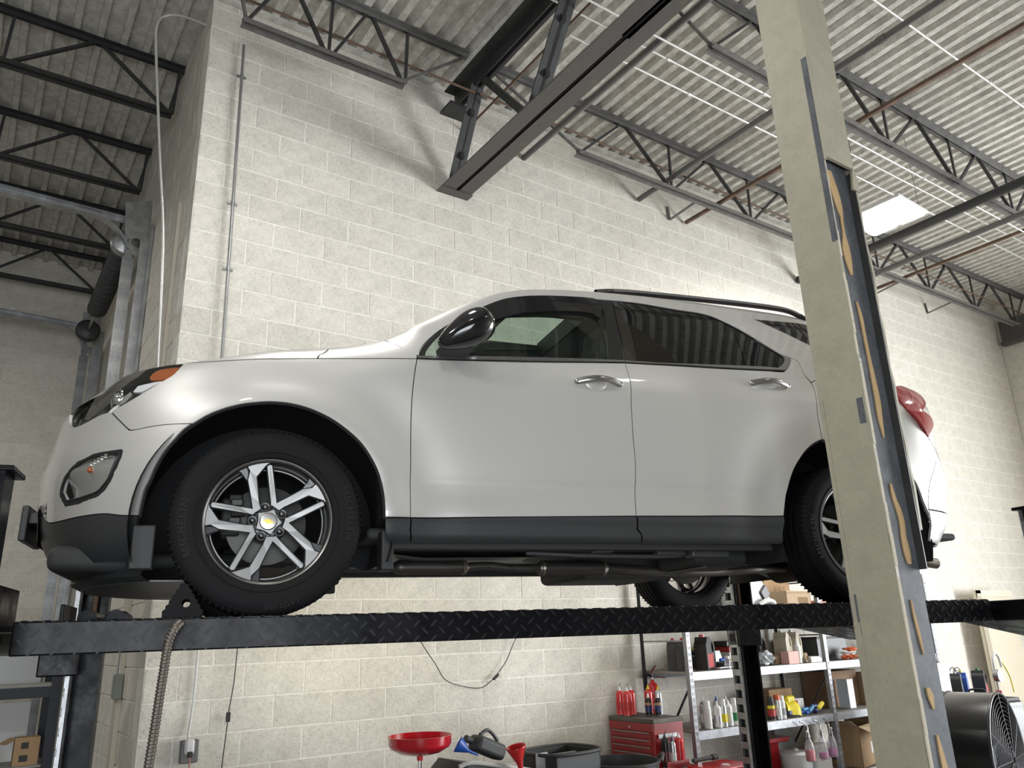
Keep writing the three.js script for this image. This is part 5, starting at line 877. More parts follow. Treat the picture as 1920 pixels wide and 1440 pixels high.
{ const t = thing('carton', 'white carton with red lid on the upper shelf', 'box', [4.95, S1, .28], .1); part('body', rbox(.2, .13, .2, .004, 0, .065, 0), whiteP, t); part('lid', rbox(.205, .045, .205, .004, 0, .15, 0), redLab, t); part('dark_case', rbox(.19, .05, .17, .01, 0, .2, -.01), M.plasticBlack, t); }
{ const t = thing('tool_case', 'open grey plastic case with blue and yellow grips on the upper shelf', 'case', [4.68, S1, .46], .2); part('tray', rbox(.2, .05, .13, .01, 0, .025, 0), darkGrey, t); part('lid', rbox(.2, .1, .012, .004).rotateX(-.3).translate(0, .1, -.07), silver, t); part('blue_grip', rod(V(-.08, .07, .02), V(.02, .09, .05), .014, 12), blueP, t); part('yellow_grip', rod(V(.04, .08, .03), V(.1, .06, .06), .008, 8), yellow, t); }
{ const t = thing('red_valve', 'red plastic air coupler on the upper shelf edge', 'fitting', [4.86, S1, .5]); part('knob', new THREE.SphereGeometry(.035, 16, 12).scale(1.3, 1, 1).translate(0, .035, 0), redCan, t); part('stem', rod(V(.03, .03, 0), V(.1, .03, .02), .014, 10), redCan, t); }
single('wrench', [rod(V(4.5, S1 + .012, .57), V(4.95, S1 + .02, .585), .009, 8), new THREE.TorusGeometry(.02, .007, 8, 16).rotateX(Math.PI / 2).translate(4.49, S1 + .012, .57)], M.galv, 'long steel wrench lying along the upper shelf edge', 'wrench');
can(4.62, S1, .565, { r: .025, h: .09, body: phys(lin(.8, .82, .84), .05, 0, { transmission: .8 }), label: 'small clear plastic bottle beside the large black jug', cat: 'bottle', name: 'bottle' });
// upper shelf, right of the far post
can(5.11, S1, .40, { r: .035, h: .2, body: phys(lin(.8, .85, .9), .06, 0, { transmission: .85 }), cap: blueP, band: blueP, b0: .3, b1: .55, label: 'clear water bottle with blue band on the upper shelf', cat: 'bottle', name: 'bottle' });
{ const t = thing('crumpled_bag', 'crumpled clear plastic bag beside the water bottle', 'bag', [5.22, S1, .5]); const g = new THREE.IcosahedronGeometry(.085, 3), p = g.attributes.position, r = rng(5); for (let i = 0; i < p.count; i++) { const k = .75 + .4 * Math.sin(p.getX(i) * 61 + p.getY(i) * 83) * Math.cos(p.getZ(i) * 77); p.setXYZ(i, p.getX(i) * k * 1.2, Math.max(-.055, p.getY(i) * k * .8), p.getZ(i) * k); } g.computeVertexNormals(); part('film', g.translate(0, .06, 0), phys(lin(.8, .82, .84), .3, 0, { transmission: .5 }), t); }
jug(5.45, S1, .22, .15, .25, .13, M.plasticBlack, { label: 'black jug standing behind the brown tray on the upper shelf', turn: .3, cap: M.plasticBlack, lab: std(lin(.14, .03, .04), .5) });
jug(5.28, S1, .22, .13, .22, .12, M.plasticBlack, { label: 'smaller black jug left of the others on the upper shelf', turn: .2, cap: M.plasticBlack });
single('cardboard_tray', [span(5.35, 5.54, S1, S1 + .004, .34, .49), span(5.35, 5.355, S1, S1 + .09, .34, .49), span(5.35, 5.54, S1, S1 + .08, .485, .49), span(5.535, 5.54, S1, S1 + .06, .34, .49)], M.card, 'open brown cardboard tray on the upper shelf', 'tray');
[[5.655, .37, 'cream-white jug with moulded handle, left of the pair on the upper shelf'], [5.85, .34, 'cream-white jug with moulded handle, right of the pair on the upper shelf']].forEach(([x, z, l]) => jug(x, S1, z, .15, .28, .13, beigeP, { label: l, turn: .3, cap: whiteP }));
can(5.624, S1, .55, { r: .032, h: .17, body: whiteP, cap: whiteP, capKind: 'noz', label: 'white squeeze bottle before the cream-white jugs', cat: 'bottle', name: 'bottle' });
single('carton', [rbox(.15, .11, .09, .003, 5.50, S1 + .055, .55)], pinkP, 'pale pink carton at the front of the upper shelf', 'box');
single('carton', [rbox(.17, .04, .11, .003, 5.84, S1 + .02, .54), rbox(.15, .012, .09, .002, 5.84, S1 + .046, .54)], whiteP, 'flat white carton beside the second upright', 'box');
{ const t = thing('tape_roll', 'brown roll of tape standing between the cartons', 'tape', [5.71, S1 + .047, .57]); part('roll', new THREE.TorusGeometry(.033, .014, 8, 28).rotateY(.4), std(lin(.35, .27, .17), .6), t); part('core', lathe([[.021, -.02], [.024, -.02], [.024, .02], [.021, .02]], 20).rotateX(Math.PI / 2).rotateY(.4), M.card, t); }
{ const t = thing('plastic_crate', 'black plastic crate at the far end of the upper shelf', 'crate', [6.34, S1, .26]); part('shell', [rbox(.5, .012, .36, .005, 0, .006, 0), rbox(.5, .22, .012, .004, 0, .11, .174), rbox(.5, .22, .012, .004, 0, .11, -.174), rbox(.012, .22, .36, .004, -.244, .11, 0), rbox(.012, .22, .36, .004, .244, .11, 0)], darkGrey, t); part('rim', [rbox(.53, .02, .02, .006, 0, .215, .185), rbox(.02, .02, .37, .006, -.255, .215, 0)], M.plasticBlack, t); part('contents', rbox(.4, .06, .28, .025, 0, .18, 0), M.plasticBlack, t); }
{ const t = thing('rag_pile', 'heap of orange and white shop rags on the upper shelf by the column', 'rags', [6.42, S1, .54]); const r = rng(31); for (let i = 0; i < 9; i++) { const g = new THREE.IcosahedronGeometry(.05, 2), p = g.attributes.position; const a = r() * 9; for (let k = 0; k < p.count; k++) { const q = .7 + .35 * Math.sin(p.getX(k) * 70 + a) * Math.cos(p.getY(k) * 55 + a); p.setXYZ(k, p.getX(k) * q * 1.5, p.getY(k) * q * .5, p.getZ(k) * q); } g.computeVertexNormals(); part('rag', g.rotateY(a).translate((r() - .5) * .2, .025 + (i % 3) * .035, (r() - .5) * .03), i % 3 === 1 ? whiteP : orangeP, t); } }
// lower shelf: spray cans
const canSpec = [[4.24, .50, whiteP, M.whitePaint, silver, 'white spray can, leftmost on the lower shelf'], [4.30, .57, whiteP, M.whitePaint, whiteP, 'tall white spray can in front, first by the shelf upright'], [4.36, .47, silver, M.whitePaint, whiteP, 'white-capped silver spray can in the back row'], [4.42, .57, whiteP, M.whitePaint, silver, 'white spray can with dark side, second in the front row'], [4.50, .56, silver, M.whitePaint, yellow, 'silver spray can with a thin yellow band'], [4.54, .46, whiteP, blueP, whiteP, 'white spray can with a dark blue cap'], [4.57, .56, whiteP, M.whitePaint, whiteP, 'plain white spray can left of the green-banded cans'], [4.64, .56, whiteP, M.whitePaint, greenP, 'white spray can with a green band'], [4.67, .45, whiteP, M.whitePaint, silver, 'white spray can behind the green-banded cans'], [4.72, .56, greenP, M.whitePaint, whiteP, 'mostly green spray can with white shoulder, nearest the black lift post']];
canSpec.forEach(([x, z, b, c, band, l], i) => can(x, S2, z, { body: b, cap: c, band, capKind: i % 3 === 1 ? 'cap' : 'noz', h: .175 + (i % 3) * .012, label: l, group: 'spray cans on the lower shelf', band2: i === 9 ? yellow : undefined }));
[[5.0, .56, whiteP, M.whitePaint, greyLab, 'white spray can, first right of the black lift post'], [5.06, .50, whiteP, M.whitePaint, whiteP, 'white spray can, second right of the black lift post'], [5.13, .56, blackCan, M.plasticBlack, redLab, 'black spray can with red and yellow label on the lower shelf'], [5.21, .57, silver, orangeP, whiteP, 'silver spray can with a bright orange-red cap'], [5.28, .56, whiteP, M.whitePaint, greyLab, 'white spray can right of the orange-capped can']].forEach(([x, z, b, c, band, l], i) => can(x, S2, z, { body: b, cap: c, band, h: .165 + (i % 2) * .01, label: l, group: 'spray cans on the lower shelf', band2: i === 2 ? yellow : undefined }));
{ const t = thing('glove_pack', 'yellow bag with blue lettering folded over the lower shelf edge', 'bag', [5.44, S2, .55]); const g = new THREE.PlaneGeometry(.16, .16, 8, 8), p = g.attributes.position; for (let i = 0; i < p.count; i++) p.setZ(i, .02 * Math.sin(p.getX(i) * 30) + .015 * Math.cos(p.getY(i) * 26)); g.computeVertexNormals(); part('bag', g.rotateX(-.6).rotateZ(-.3).translate(0, .09, 0), yellow, t); part('bag', rbox(.13, .12, .06, .025, .03, .12, -.05), yellow, t); part('print', rbox(.05, .04, .03, .01, -.07, .04, .02), navy, t); }
{ const t = thing('carton', 'white carton with a red patch on the lower shelf', 'box', [5.655, S2, .40], 0); part('body', rbox(.17, .14, .12, .004, 0, .07, 0), whiteP, t); part('patch', rbox(.07, .06, .122, .003, -.04, .1, 0), redLab, t); }
{ const t = thing('rubber_gloves', 'bundle of blue rubber gloves hanging over the lower shelf edge', 'gloves', [5.60, S2 + .035, .545]); const r = rng(3); for (let i = 0; i < 5; i++) part('glove', new THREE.CapsuleGeometry(.016, .06, 4, 8).rotateZ(1.3 + i * .2).translate(-.05 + i * .026, .02 - (i % 2) * .02, .012 * i), i % 2 ? blueP : std(lin(.05, .22, .45), .4), t); }
single('cardboard_box', [rbox(.34, .22, .2, .004, 5.62, S2 + .112, .2)], M.card, 'brown cardboard box at the back of the lower shelf', 'box');
{ const t = thing('leather_gloves', 'blue and yellow work gloves heaped by the second upright', 'gloves', [5.79, S2 + .008, .53]); for (let i = 0; i < 4; i++) part('glove', new THREE.CapsuleGeometry(.022, .07, 4, 10).rotateZ(1.2 + i * .3).translate(-.04 + i * .03, .03 + (i % 2) * .03, .01 * i), i === 3 ? yellow : navy, t); }
// hanging spray bottles
[[5.43, lin(.80, .02, .05), .62, 'hanging spray bottle full of bright red liquid'], [5.62, lin(.62, .06, .35), .28, 'hanging spray bottle with a little pink liquid, middle one'], [5.76, lin(.50, .03, .30), .5, 'hanging spray bottle half full of purple-pink liquid']].forEach(([x, c, fill, l], i) => {
  const t = thing('spray_bottle', l, 'spray bottle', [x, .395, .685], .5 + i * .2, 'spray bottles hooked on the lower shelf beam'), h = .2, r = .043, prof = [[0, 0], [r * .9, 0], [r, .008], [r, .11], [r * .8, .145], [r * .45, .18], [r * .38, h], [.012, h]];
  part('bottle', lathe(prof, 24), phys(lin(.86, .86, .88), .12, 0, { transmission: .75 }), t);
  part('liquid', lathe([[0, .004], [r * .86, .004], [r * .94, .012], [r * .94, .11 * fill + .02], [0, .11 * fill + .02]], 20), std(c, .35), t);
  part('trigger_head', [rbox(.03, .035, .026, .006, 0, h + .03, 0), rbox(.05, .016, .018, .005, -.025, h + .045, 0), cyl(.02, .018, .02, 0, h - .004, 0, 14)], whiteP, t);
  part('trigger', tube([[.0, h + .03, 0], [-.02, h + .02, 0], [-.03, h - .02, 0]], .005, 12), darkGrey, t); part('hook', tube([[.01, h + .04, 0], [.03, h + .075, 0], [.0, h + .11, -.02], [-.035, h + .125, -.05]], .007, 20), silver, t);
});
// right unit lower shelf
single('carton', [rbox(.1, .27, .12, .004, 6.42, S2 + .135, .46)], phys(lin(.62, .68, .72), .25, 0, { transmission: .2 }), 'tall white carton on the lower shelf by the column', 'box');
single('cardboard_box', [rbox(.3, .3, .3, .004, 7.0, S2 + .15, .35)], M.card, 'brown cardboard box on the lower shelf behind the column edge', 'box');
single('cardboard_box', [rbox(.5, .34, .3, .004, 6.55, S2 + .17, .2)], std(lin(.25, .16, .1), .85), 'dark brown cardboard box at the back of the lower shelf', 'box');
{ const t = thing('cardboard_box', 'open tan cardboard box with raised flaps below the shelves', 'box', [6.5, S0, .40], .25); part('carton', [span(-.22, .22, 0, .36, -.15, -.145), span(-.22, .22, 0, .36, .145, .15), span(-.22, -.215, 0, .36, -.15, .15), span(.215, .22, 0, .36, -.15, .15), span(-.22, .22, 0, .005, -.15, .15)], M.card, t); part('flap', orient(box(.42, .15, .004), V(0, .36, .15), V(.0, .30, .28)), M.cardPale, t); part('flap', orient(box(.28, .16, .004), V(-.22, .36, 0), V(-.36, .42, 0)), M.cardPale, t); part('flap', orient(box(.28, .16, .004), V(.22, .36, 0), V(.33, .45, 0)), M.card, t); part('shipping_label', span(.05, .14, .1, .2, .15, .1515), whiteP, t); }
{ const t = thing('white_tub', 'white plastic tub with lid on the bottom shelf', 'tub', [5.5, S0, .48]); part('tub', lathe([[0, 0], [.12, 0], [.14, .2], [.135, .2], [.116, .006], [0, .006]], 32), whiteP, t); part('lid', lathe([[0, .225], [.1, .222], [.147, .215], [.147, .195], [.143, .195]], 32), whiteP, t); part('knob', cyl(.02, .02, .02, 0, .224, 0, 14), whiteP, t); }
single('red_tray', [rbox(.28, .03, .2, .01, 5.45, S0 + .3, .25), rbox(.3, .012, .22, .004, 5.45, S0 + .32, .25), rbox(.2, .28, .12, .01, 5.45, S0 + .14, .2)], M.red, 'dark red plastic tray on a stack below the lower shelf', 'tray');
{ const t = thing('paper_sack', 'white sack with pink print standing on the bottom shelf', 'sack', [5.80, S0, .5]); part('sack', rbox(.24, .26, .12, .03, 0, .13, 0), whiteP, t); part('print', rbox(.08, .07, .122, .02, -.03, .14, .001), pinkP, t); }
single('grey_panel', orient(box(.26, .42, .012), V(5.77, S0 + .02, .2), V(5.77, S0 + .44, .14)), std(lin(.45, .46, .46), .5), 'pale grey panel leaning behind the white tub', 'panel');
// top shelf, seen over the runway
{ const t = thing('engine_cover', 'grey and white plastic appliance shell on the top shelf', 'appliance', [5.20, S3, .38], .1); part('shell', ext(smoothOutline([[-.17, 0], [.2, 0], [.2, .09], [.15, .13], [.06, .28], [-.04, .31], [-.17, .3]], .03), .3, .02, [], 2).translate(0, 0, -.16), std(lin(.55, .55, .56), .35), t); part('dark_window', rbox(.11, .12, .02, .01).rotateZ(-.9).translate(.05, .17, .17), darkGrey, t); part('white_grip', tube([[-.1, .06, .19], [0, .1, .21], [.12, .09, .2], [.2, .05, .17]], .022, 30), whiteP, t); }
{ const t = thing('cardboard_box', 'tan cardboard box with printed marks, higher one on the top shelf', 'box', [5.69, S3, .23], .05); part('carton', rbox(.42, .34, .26, .004, 0, .17, 0), M.card, t); for (const x of [-.03, .04, .11]) part('print', span(x - .022, x + .022, .19, .245, .13, .1312), std(lin(.30, .19, .1), .85), t); part('tape', span(-.21, .21, .155, .16, .13, .1311), std(lin(.35, .23, .13), .6), t); }
{ const t = thing('cardboard_box', 'tan cardboard box with a cut-out, lower one in front on the top shelf', 'box', [5.70, S3, .49], .06); part('carton', rbox(.4, .19, .2, .004, 0, .095, 0), M.cardPale, t); part('cut_out', span(-.02, .15, .03, .13, .1, .1012), std(lin(.26, .16, .08), .85), t); part('tape', span(-.2, .2, .165, .175, .1, .1011), M.card, t); }
single('carton', [rbox(.12, .1, .2, .004, 6.12, S3 + .05, .48)], std(lin(.62, .28, .2), .6), 'salmon-coloured carton at the end of the top shelf', 'box');
single('grey_panel', orient(box(.3, .42, .02), V(5.0, S3, .17), V(5.0, S3 + .42, .12)), std(lin(.30, .31, .31), .6), 'grey panel standing behind the appliance shell on the top shelf', 'panel');
// far end items right of the column
{ const t = thing('black_bottle', 'black plastic bottle lying on the upper shelf right of the column', 'bottle', [7.72, S1, .45]); part('body', new THREE.CapsuleGeometry(.09, .14, 6, 16).rotateZ(1.2).translate(0, .12, 0), M.plasticBlack, t); part('cap', cyl(.03, .03, .04, .12, .14, 0, 14), M.plasticBlack, t); }
{ const t = thing('paper_roll', 'roll of white shop paper on the shelf right of the column', 'paper', [7.62, S1 - .16, .72]); part('roll', rod(V(-.2, 0, 0), V(.2, 0, 0), .07, 24), whiteP, t); part('spindle', rod(V(-.26, 0, 0), V(.26, 0, 0), .012, 8), M.galv, t); part('sheet', span(-.18, .18, -.2, .02, .072, .076), whiteP, t); for (const x of [-.24, .24]) part('bracket', bar(V(x, .0, .0), V(x, .13, -.107), .03, .008), M.galv, t); }
single('cardboard_box', [rbox(.34, .24, .3, .004, 7.7, S2 + .12, .36)], std(lin(.22, .11, .06), .85), 'reddish-brown cardboard box right of the column', 'box');
// ---------------------------------------------------------------- red toolbox and what stands round it
{
  const t = thing('tool_chest', 'red steel tool chest with drawers and dusty grey top', 'tool chest', [3.77, .52, .38]);
  const W = .32, D = .52, H = .36; // x, z, y; drawers face -x
  part('case', [rbox(W, H - .03, D, .006, 0, (H - .03) / 2, 0)], M.redTool, t); part('lid', rbox(W + .01, .035, D + .01, .006, 0, H - .017, 0), std(lin(.16, .145, .13), .6, .2, { map: tGrime }), t);
  part('lid_front', rbox(.012, .06, D - .01, .004, -W / 2 - .006, H - .065, 0), M.redTool, t); part('lock', cyl(.008, .008, .008, 0, 0, 0, 12).rotateZ(Math.PI / 2).translate(-W / 2 - .012, H - .065, 0), M.chrome, t);
  [[.215, .05], [.165, .045], [.115, .045], [.03, .08]].forEach(([y, h]) => { const d = part('drawer', rbox(.014, h - .006, D - .07, .003, -W / 2 - .004, y + h / 2, 0), M.redTool, t); part('pull', [rbox(.012, .009, D - .09, .003, -W / 2 - .014, y + h - .008, 0)], std(lin(.28, .27, .26), .4, .6), d); });
  const b = thing('tool_cabinet', 'black and red rolling tool cabinet under the tool chest', 'tool cabinet', [3.82, 0, .38]);
  part('case', rbox(.40, .44, .58, .008, 0, .28, 0), M.plasticBlack, b); part('drawer', rbox(.012, .12, .52, .003, -.206, .40, 0), M.redTool, b); part('drawer', rbox(.012, .2, .52, .003, -.206, .2, 0), M.redTool, b); for (const [x, z] of [[-.15, -.22], [.15, -.22], [-.15, .22], [.15, .22]]) part('caster', rod(V(x - .012, .03, z), V(x + .012, .03, z), .03, 14), M.rubber, b); part('top', rbox(.42, .02, .6, .006, 0, .508, 0), M.plasticBlack, b);
}
const CT = .884;
[[3.67, .20, 'red spray can with white top, at the back left of the tool chest'], [3.66, .30, 'red spray can with white top and straw, front left on the tool chest'], [3.76, .24, 'red spray can with white top, third from the left on the tool chest'], [3.90, .30, 'red spray can with yellow tip, rightmost on the tool chest']].forEach(([x, z, l], i) => can(x, CT, z, { body: redCan, band: std(lin(.42, .02, .02), .4), h: .19, r: .034, cap: i === 3 ? yellow : M.whitePaint, capKind: i < 2 ? 'straw' : 'noz', label: l, group: 'red spray cans on the tool chest' }));
can(3.78, CT, .42, { body: blackCan, band: navy, band2: std(lin(.4, .22, .12), .5), r: .026, h: .135, capKind: 'noz', label: 'short spray can with blue and copper bands, left one on the tool chest' });
can(3.82, CT, .49, { body: blackCan, band: navy, band2: std(lin(.4, .22, .12), .5), r: .026, h: .135, capKind: 'noz', label: 'short spray can with blue and copper bands, right one on the tool chest' });
can(3.88, CT, .44, { body: silver, band: whiteP, h: .19, r: .028, cap: yellow, capKind: 'noz', label: 'slim silver spray can with yellow tip on the tool chest' });
{ const e = thing('fire_extinguisher', 'red fire extinguisher with black hose behind the tool chest', 'fire extinguisher', [4.035, .72, .22]); part('bracket', [rbox(.05, .03, .03, .004, .055, .2, -.04), rbox(.03, .3, .006, .002, .075, .2, -.06)], M.galv, e);
  part('cylinder', lathe([[0, 0], [.05, 0], [.056, .008], [.056, .33], [.05, .365], [.03, .39], [.016, .4], [.016, .42], [0, .42]], 28), M.red, e); part('label', lathe([[.0566, .1], [.0566, .27]], 20, 3.2, -1.2), std(lin(.62, .10, .10), .5), e); part('label', lathe([[.0570, .19], [.0570, .23]], 20, 3.0, -1.1), whiteP, e);
  part('valve', [cyl(.014, .012, .05, 0, .41, 0, 12)], M.galv, e); part('lever', [bar(V(-.02, .45, 0), V(.12, .43, .03), .022, .01), bar(V(-.02, .47, 0), V(.05, .53, .0), .02, .008)], std(lin(.12, .03, .02), .4), e); part('hose', tube([[-.02, .45, .01], [-.08, .46, .02], [-.1, .4, .03], [-.095, .2, .03], [-.075, .03, .02]], .011, 40), M.rubber, e); }
// magnetic tray on the chest's right side with three cans
{ const s = thing('can_holder', 'steel holder on the side of the tool chest carrying three cans', 'holder', [3.74, .535, .70]); part('tray', [rbox(.24, .006, .09, .002, 0, 0, 0), rbox(.24, .05, .004, .001, 0, .025, .044), rbox(.24, .12, .004, .001, 0, .06, -.044)], M.redTool, s); part('backing', rbox(.2, .03, .006, .002, 0, .22, -.046), M.galv, s); }
can(3.66, .539, .70, { body: blackCan, band: std(lin(.08, .01, .01), .3), r: .034, h: .21, cap: M.plasticBlack, capKind: 'straw', label: 'black spray can in the holder on the tool chest side' });
can(3.735, .539, .70, { body: silver, band: whiteP, r: .026, h: .18, cap: navy, capKind: 'straw', label: 'slim white spray can in the holder, middle one' });
can(3.81, .539, .70, { body: redCan, band: std(lin(.5, .02, .03), .3), r: .036, h: .2, cap: M.whitePaint, capKind: 'noz', label: 'red spray can in the holder on the tool chest side' });
{ const b = thing('work_cart', 'red flat-topped work cart at the bottom edge beside the cabinet', 'cart', [3.98, 0, .95]); part('top', rbox(.42, .03, .3, .008, 0, .54, 0), redCan, b); part('badge', cyl(.03, .03, .004, .0, .556, .05, 20), whiteP, b); for (const [x, z] of [[-.18, -.12], [.18, -.12], [-.18, .12], [.18, .12]]) part('leg', span(x - .012, x + .012, 0, .53, z - .012, z + .012), M.steelDark, b); part('lower_tray', rbox(.38, .02, .26, .006, 0, .15, 0), redCan, b); }
single('flashlight', [rod(V(3.78, .59, .86), V(3.98, .595, .87), .015, 12), rod(V(3.98, .595, .87), V(4.03, .597, .872), .022, 14)], M.plasticBlack, 'black flashlight lying on the red work cart', 'flashlight');
// oil drain pan on its pole
{ const o = thing('oil_drain', 'red oil drain bowl on a thin steel pole', 'oil drain', [1.48, 0, .8]);
  part('bowl', lathe([[.012, .855], [.05, .858], [.13, .875], [.185, .905], [.195, .925], [.197, .965], [.2, .968], [.2, .972], [.194, .972], [.19, .93], [.18, .912], [.125, .882], [.05, .866], [.012, .864]], 48), phys(lin(.50, .008, .02), .22, 0, { clearcoat: .8, clearcoatRoughness: .1 }), o); part('collar', cyl(.018, .02, .03, 0, .83, 0, 14), redCan, o); part('pole', cyl(.011, .011, .68, 0, .16, 0, 14), M.chrome, o); part('tank', lathe([[0, .05], [.09, .05], [.1, .07], [.1, .16], [.09, .19], [.05, .2], [0, .2]], 32), redCan, o); for (let i = 0; i < 4; i++) part('caster', rod(V(.075 * Math.cos(i * 1.57), .025, .075 * Math.sin(i * 1.57) - .01), V(.075 * Math.cos(i * 1.57), .025, .075 * Math.sin(i * 1.57) + .01), .025, 12), M.rubber, o); }
// bins and funnels
{ const b = thing('drain_caddy', 'black oil drain caddy with a pale rim, funnels and a jug lying in it', 'drain caddy', [1.92, 0, .85]); part('tub', ext(smoothOutline([[-.28, .62], [-.3, .76], [-.24, .815], [.3, .70], [.28, .3], [-.2, .3]], .03), .34, .02, [], 2).translate(0, 0, -.17), M.plasticBlack, b); part('rim', tube([[-.29, .80, .17], [-.2, .815, .185], [.05, .765, .19], [.31, .705, .19]], .014, 40), std(lin(.5, .49, .46), .5), b); part('stand', span(-.2, .2, 0, .31, -.14, .14), M.plasticBlack, b); }
{ const f = thing('funnel', 'blue funnel lying on the black drain caddy', 'funnel', [1.76, .83, .88]); part('cone', lathe([[.012, 0], [.05, .075], [.052, .078], [.047, .075], [.009, 0]], 24).rotateZ(1.0).rotateY(-.5).translate(0.02, .03, 0), blueP, f); part('spout', rod(V(.0, .04, 0), V(.09, .0, 0), .011, 12, .006), blueP, f); }
{ const j = thing('jug', 'black oil jug lying on its side across the drain caddy', 'jug', [1.95, .83, .82], .15); part('body', rbox(.25, .1, .12, .03, 0, .03, 0, 3).rotateZ(-.38), M.plasticBlack, j); part('neck', rod(V(-.12, .08, 0), V(-.17, .1, 0), .022, 14), M.plasticBlack, j); part('grip', tube([[-.05, .11, 0], [.02, .13, 0], [.09, .07, 0], [.1, .02, 0]], .012, 24), darkGrey, j); }
{ const f = thing('funnel', 'red funnel standing open side up beside the black jug', 'funnel', [2.03, .74, 1.1]); part('cone', lathe([[.012, 0], [.02, .05], [.062, .14], [.064, .15], [.058, .146], [.016, .05], [.008, 0]], 28).rotateZ(.25), redCan, f); part('spout', cyl(.01, .013, .06, 0, -.05, 0, 12), redCan, f); }
{ const b = thing('bucket', 'black square bucket with a wide rim on the floor', 'bucket', [2.53, 0, .86], .08); part('pail', [ext([[-.2, .02], [.2, .02], [.2, .79], [-.2, .79]], .01).translate(0, 0, -.17), ext([[-.2, .02], [.2, .02], [.2, .79], [-.2, .79]], .01).translate(0, 0, .16), span(-.2, -.19, .02, .79, -.17, .17), span(.19, .2, .02, .79, -.17, .17), span(-.2, .2, .0, .02, -.17, .17)], M.plasticBlack, b); part('rim', tube([[-.205, .79, -.175], [.205, .79, -.175], [.205, .79, .175], [-.205, .79, .175]], .012, 60, 8, true), M.plasticBlack, b); part('crossbar', rbox(.22, .012, .03, .004, 0, .77, .02), darkGrey, b); part('clear_bag', rbox(.1, .12, .02, .008, -.22, .74, .05), phys(lin(.75, .76, .76), .3, 0, { transmission: .5 }), b); }
{ const b = thing('trash_bin', 'low wide black bin at the bottom edge left of the tool cabinet', 'bin', [3.02, 0, .9]); part('tub', lathe([[0, .01], [.22, .01], [.27, .66], [.28, .665], [.28, .68], [.262, .68], [.21, .02], [0, .02]], 36), M.plasticBlack, b); part('grip', tube([[.2, .67, .2], [.26, .71, .16], [.29, .68, .08]], .012, 20), darkGrey, b); }
// ---- right of the column
{ const f = thing('drum_fan', 'large black drum fan on wheels at the right edge', 'fan', [5.72, .52, 2.05], .215);
  // own z is the blowing axis
  part('drum', lathe([[.46, -.17], [.475, -.175], [.475, .175], [.46, .17], [.462, 0]], 64).rotateX(Math.PI / 2), phys(lin(.012, .012, .013), .3, .1, { clearcoat: .3 }), f);
  for (const s of [-1, 1]) { part('rim', new THREE.TorusGeometry(.472, .012, 8, 72).translate(0, 0, s * .175), std(lin(.05, .05, .055), .25, .4), f); const g = []; for (let i = 1; i < 15; i++) g.push(new THREE.TorusGeometry(.472 * i / 15, .0022, 4, 60).translate(0, 0, s * (.185 + .02 * (1 - i / 15)))); for (let i = 0; i < 12; i++) { const a = i / 12 * Math.PI * 2; g.push(rod(V(.03 * Math.cos(a), .03 * Math.sin(a), s * .205), V(.47 * Math.cos(a), .47 * Math.sin(a), s * .184), .003, 5)); } part('wire_guard', g, std(lin(.03, .03, .033), .35, .4), f); }
  for (let i = 0; i < 3; i++) part('blade', ext([[.05, -.03], [.42, -.13], [.44, .1], [.06, .05]], .006).rotateX(.35).rotateZ(i * 2 * Math.PI / 3), M.alu, f);
  part('motor', rod(V(0, 0, -.16), V(0, 0, .06), .09, 24), M.black, f);
  part('handle', [tube([[0, .478, -.06], [0, .512, -.05], [0, .512, .05], [0, .478, .06]], .008, 24), rbox(.02, .005, .16, .002, 0, .477, 0)].map(g => g.rotateZ(-.35)), M.black, f);
  part('cart', [bar(V(-.38, -.47, -.2), V(.38, -.47, -.2), .03, .03), bar(V(-.38, -.47, .2), V(.38, -.47, .2), .03, .03), bar(V(-.36, -.47, -.2), V(-.36, -.47, .2), .03, .03)], M.black, f); for (const x of [-.36, .36]) part('wheel', rod(V(x - .02, -.46, .2), V(x + .02, -.46, .2), .06, 18), M.rubber, f); }
{ const b = thing('oil_tank', 'black waste oil tank with a white label at the right edge', 'tank', [6.95, 0, 1.45], -.2); part('body', rbox(.6, .78, .5, .04, 0, .44, 0, 3), phys(lin(.015, .015, .017), .3, 0, { clearcoat: .4 }), b); part('label', rbox(.14, .035, .004, .001, -.1, .74, .252), whiteP, b); part('lid', rbox(.56, .03, .46, .01, 0, .835, 0), M.plasticBlack, b); for (const x of [-.22, .22]) part('caster', rod(V(x - .015, .03, .15), V(x + .015, .03, .15), .03, 14), M.rubber, b); }
jug(6.72, .852, 1.42, .11, .22, .09, darkGrey, { label: 'grey oil jug behind the fan, left of the blue jug', turn: .4, cap: whiteP });
jug(6.86, .852, 1.40, .10, .22, .09, blueP, { label: 'bright blue oil jug behind the drum fan', turn: .4, cap: yellow });
jug(7.08, .852, 1.45, .13, .23, .11, M.plasticBlack, { label: 'black oil jug with red label and green cap at the right edge', turn: .3, cap: greenP, lab: redLab });
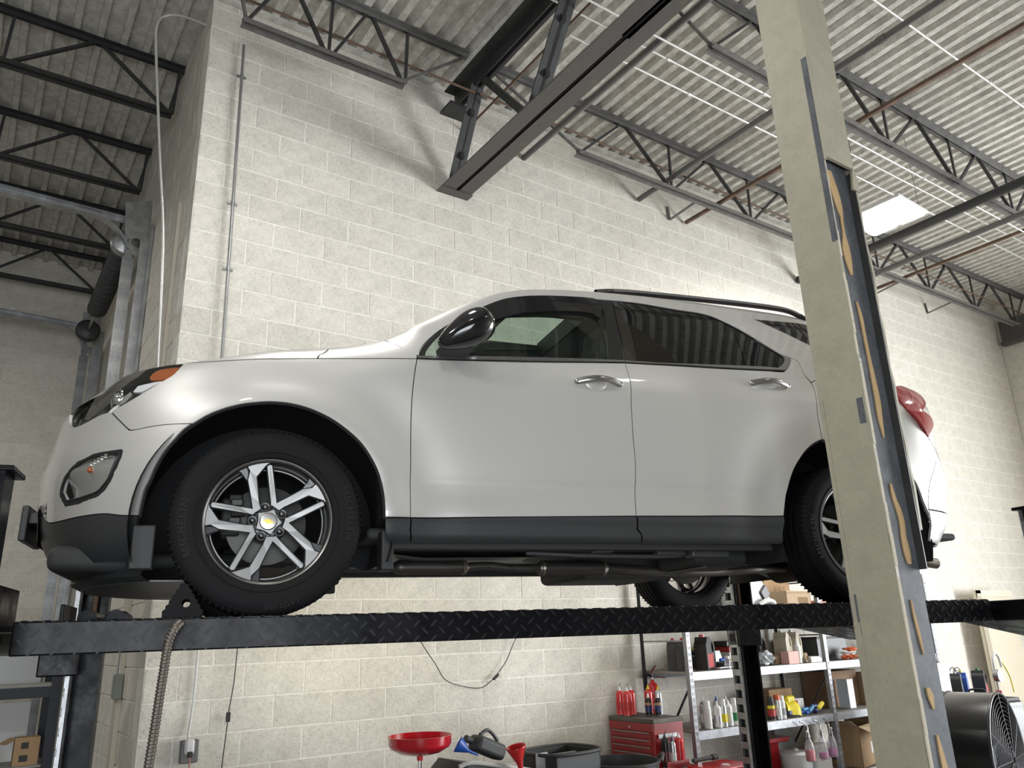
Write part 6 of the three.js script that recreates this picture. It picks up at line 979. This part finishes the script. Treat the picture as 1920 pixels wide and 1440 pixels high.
{ const g = thing('hand_pump', 'drum hand pump with hooked white pipe at the right edge', 'pump', [7.2, .85, 1.55]); part('pipe', tube([[0, 0, 0], [0, .25, 0], [.01, .33, 0], [.06, .38, 0], [.12, .34, 0], [.14, .25, 0]], .012, 40), whiteP, g); part('pump_head', new THREE.CylinderGeometry(.055, .055, .05, 24).rotateX(Math.PI / 2).translate(0, .18, .02), M.galv, g); part('red_base', cyl(.03, .03, .05, 0, 0, 0, 16), redCan, g); part('sling', tube([[.12, .34, 0], [.19, .18, .03], [.2, .02, .04]], .006, 20), yellow, g); }
{ const g = thing('clamp_fan', 'small black clip fan on the shelf end right of the column', 'fan', [8.14, .97, .70]); part('cage', [new THREE.TorusGeometry(.075, .005, 6, 30), new THREE.TorusGeometry(.045, .004, 6, 24), new THREE.TorusGeometry(.075, .005, 6, 30).translate(0, 0, -.05)], M.black, g); part('hub', new THREE.SphereGeometry(.03, 14, 10), M.black, g); part('arm', tube([[0, -.075, -.02], [-.06, -.12, -.03], [-.17, -.13, -.065]], .012, 16), M.black, g); for (let i = 0; i < 3; i++) part('blade', new THREE.CircleGeometry(.035, 12).scale(1.3, .7, 1).translate(.035, 0, -.02).rotateZ(i * 2.09), darkGrey, g); }
single('green_bucket', [lathe([[0, 0], [.13, 0], [.165, .30], [.175, .30], [.175, .33], [.16, .33], [.125, .01], [0, .01]], 36).translate(6.47, .16, 2.02), lathe([[0, 0], [.16, 0], [.16, .16], [0, .16]], 24).translate(6.47, 0, 2.02)], phys(lin(.01, .30, .10), .25, 0, { clearcoat: .6 }), 'bright green plastic bucket at the lower right corner', 'bucket');
{ const d = thing('leaning_board', 'cream-coloured door slab leaning against the wall at the right', 'board', [10.35, 0, .2]); part('slab', rbox(.95, 1.9, .04, .004, 0, .95, 0), std(lin(.62, .56, .44), .6), d); part('stile', span(-.47, -.36, 0, 1.9, .02, .03), std(lin(.40, .35, .27), .6), d); part('top_rail', span(-.47, .47, 1.82, 1.9, .02, .03), std(lin(.66, .60, .48), .6), d); }
scene.traverse(o => { if (o.isMesh) { o.castShadow = true; o.receiveShadow = true; } });
renderer.render(scene, camera);
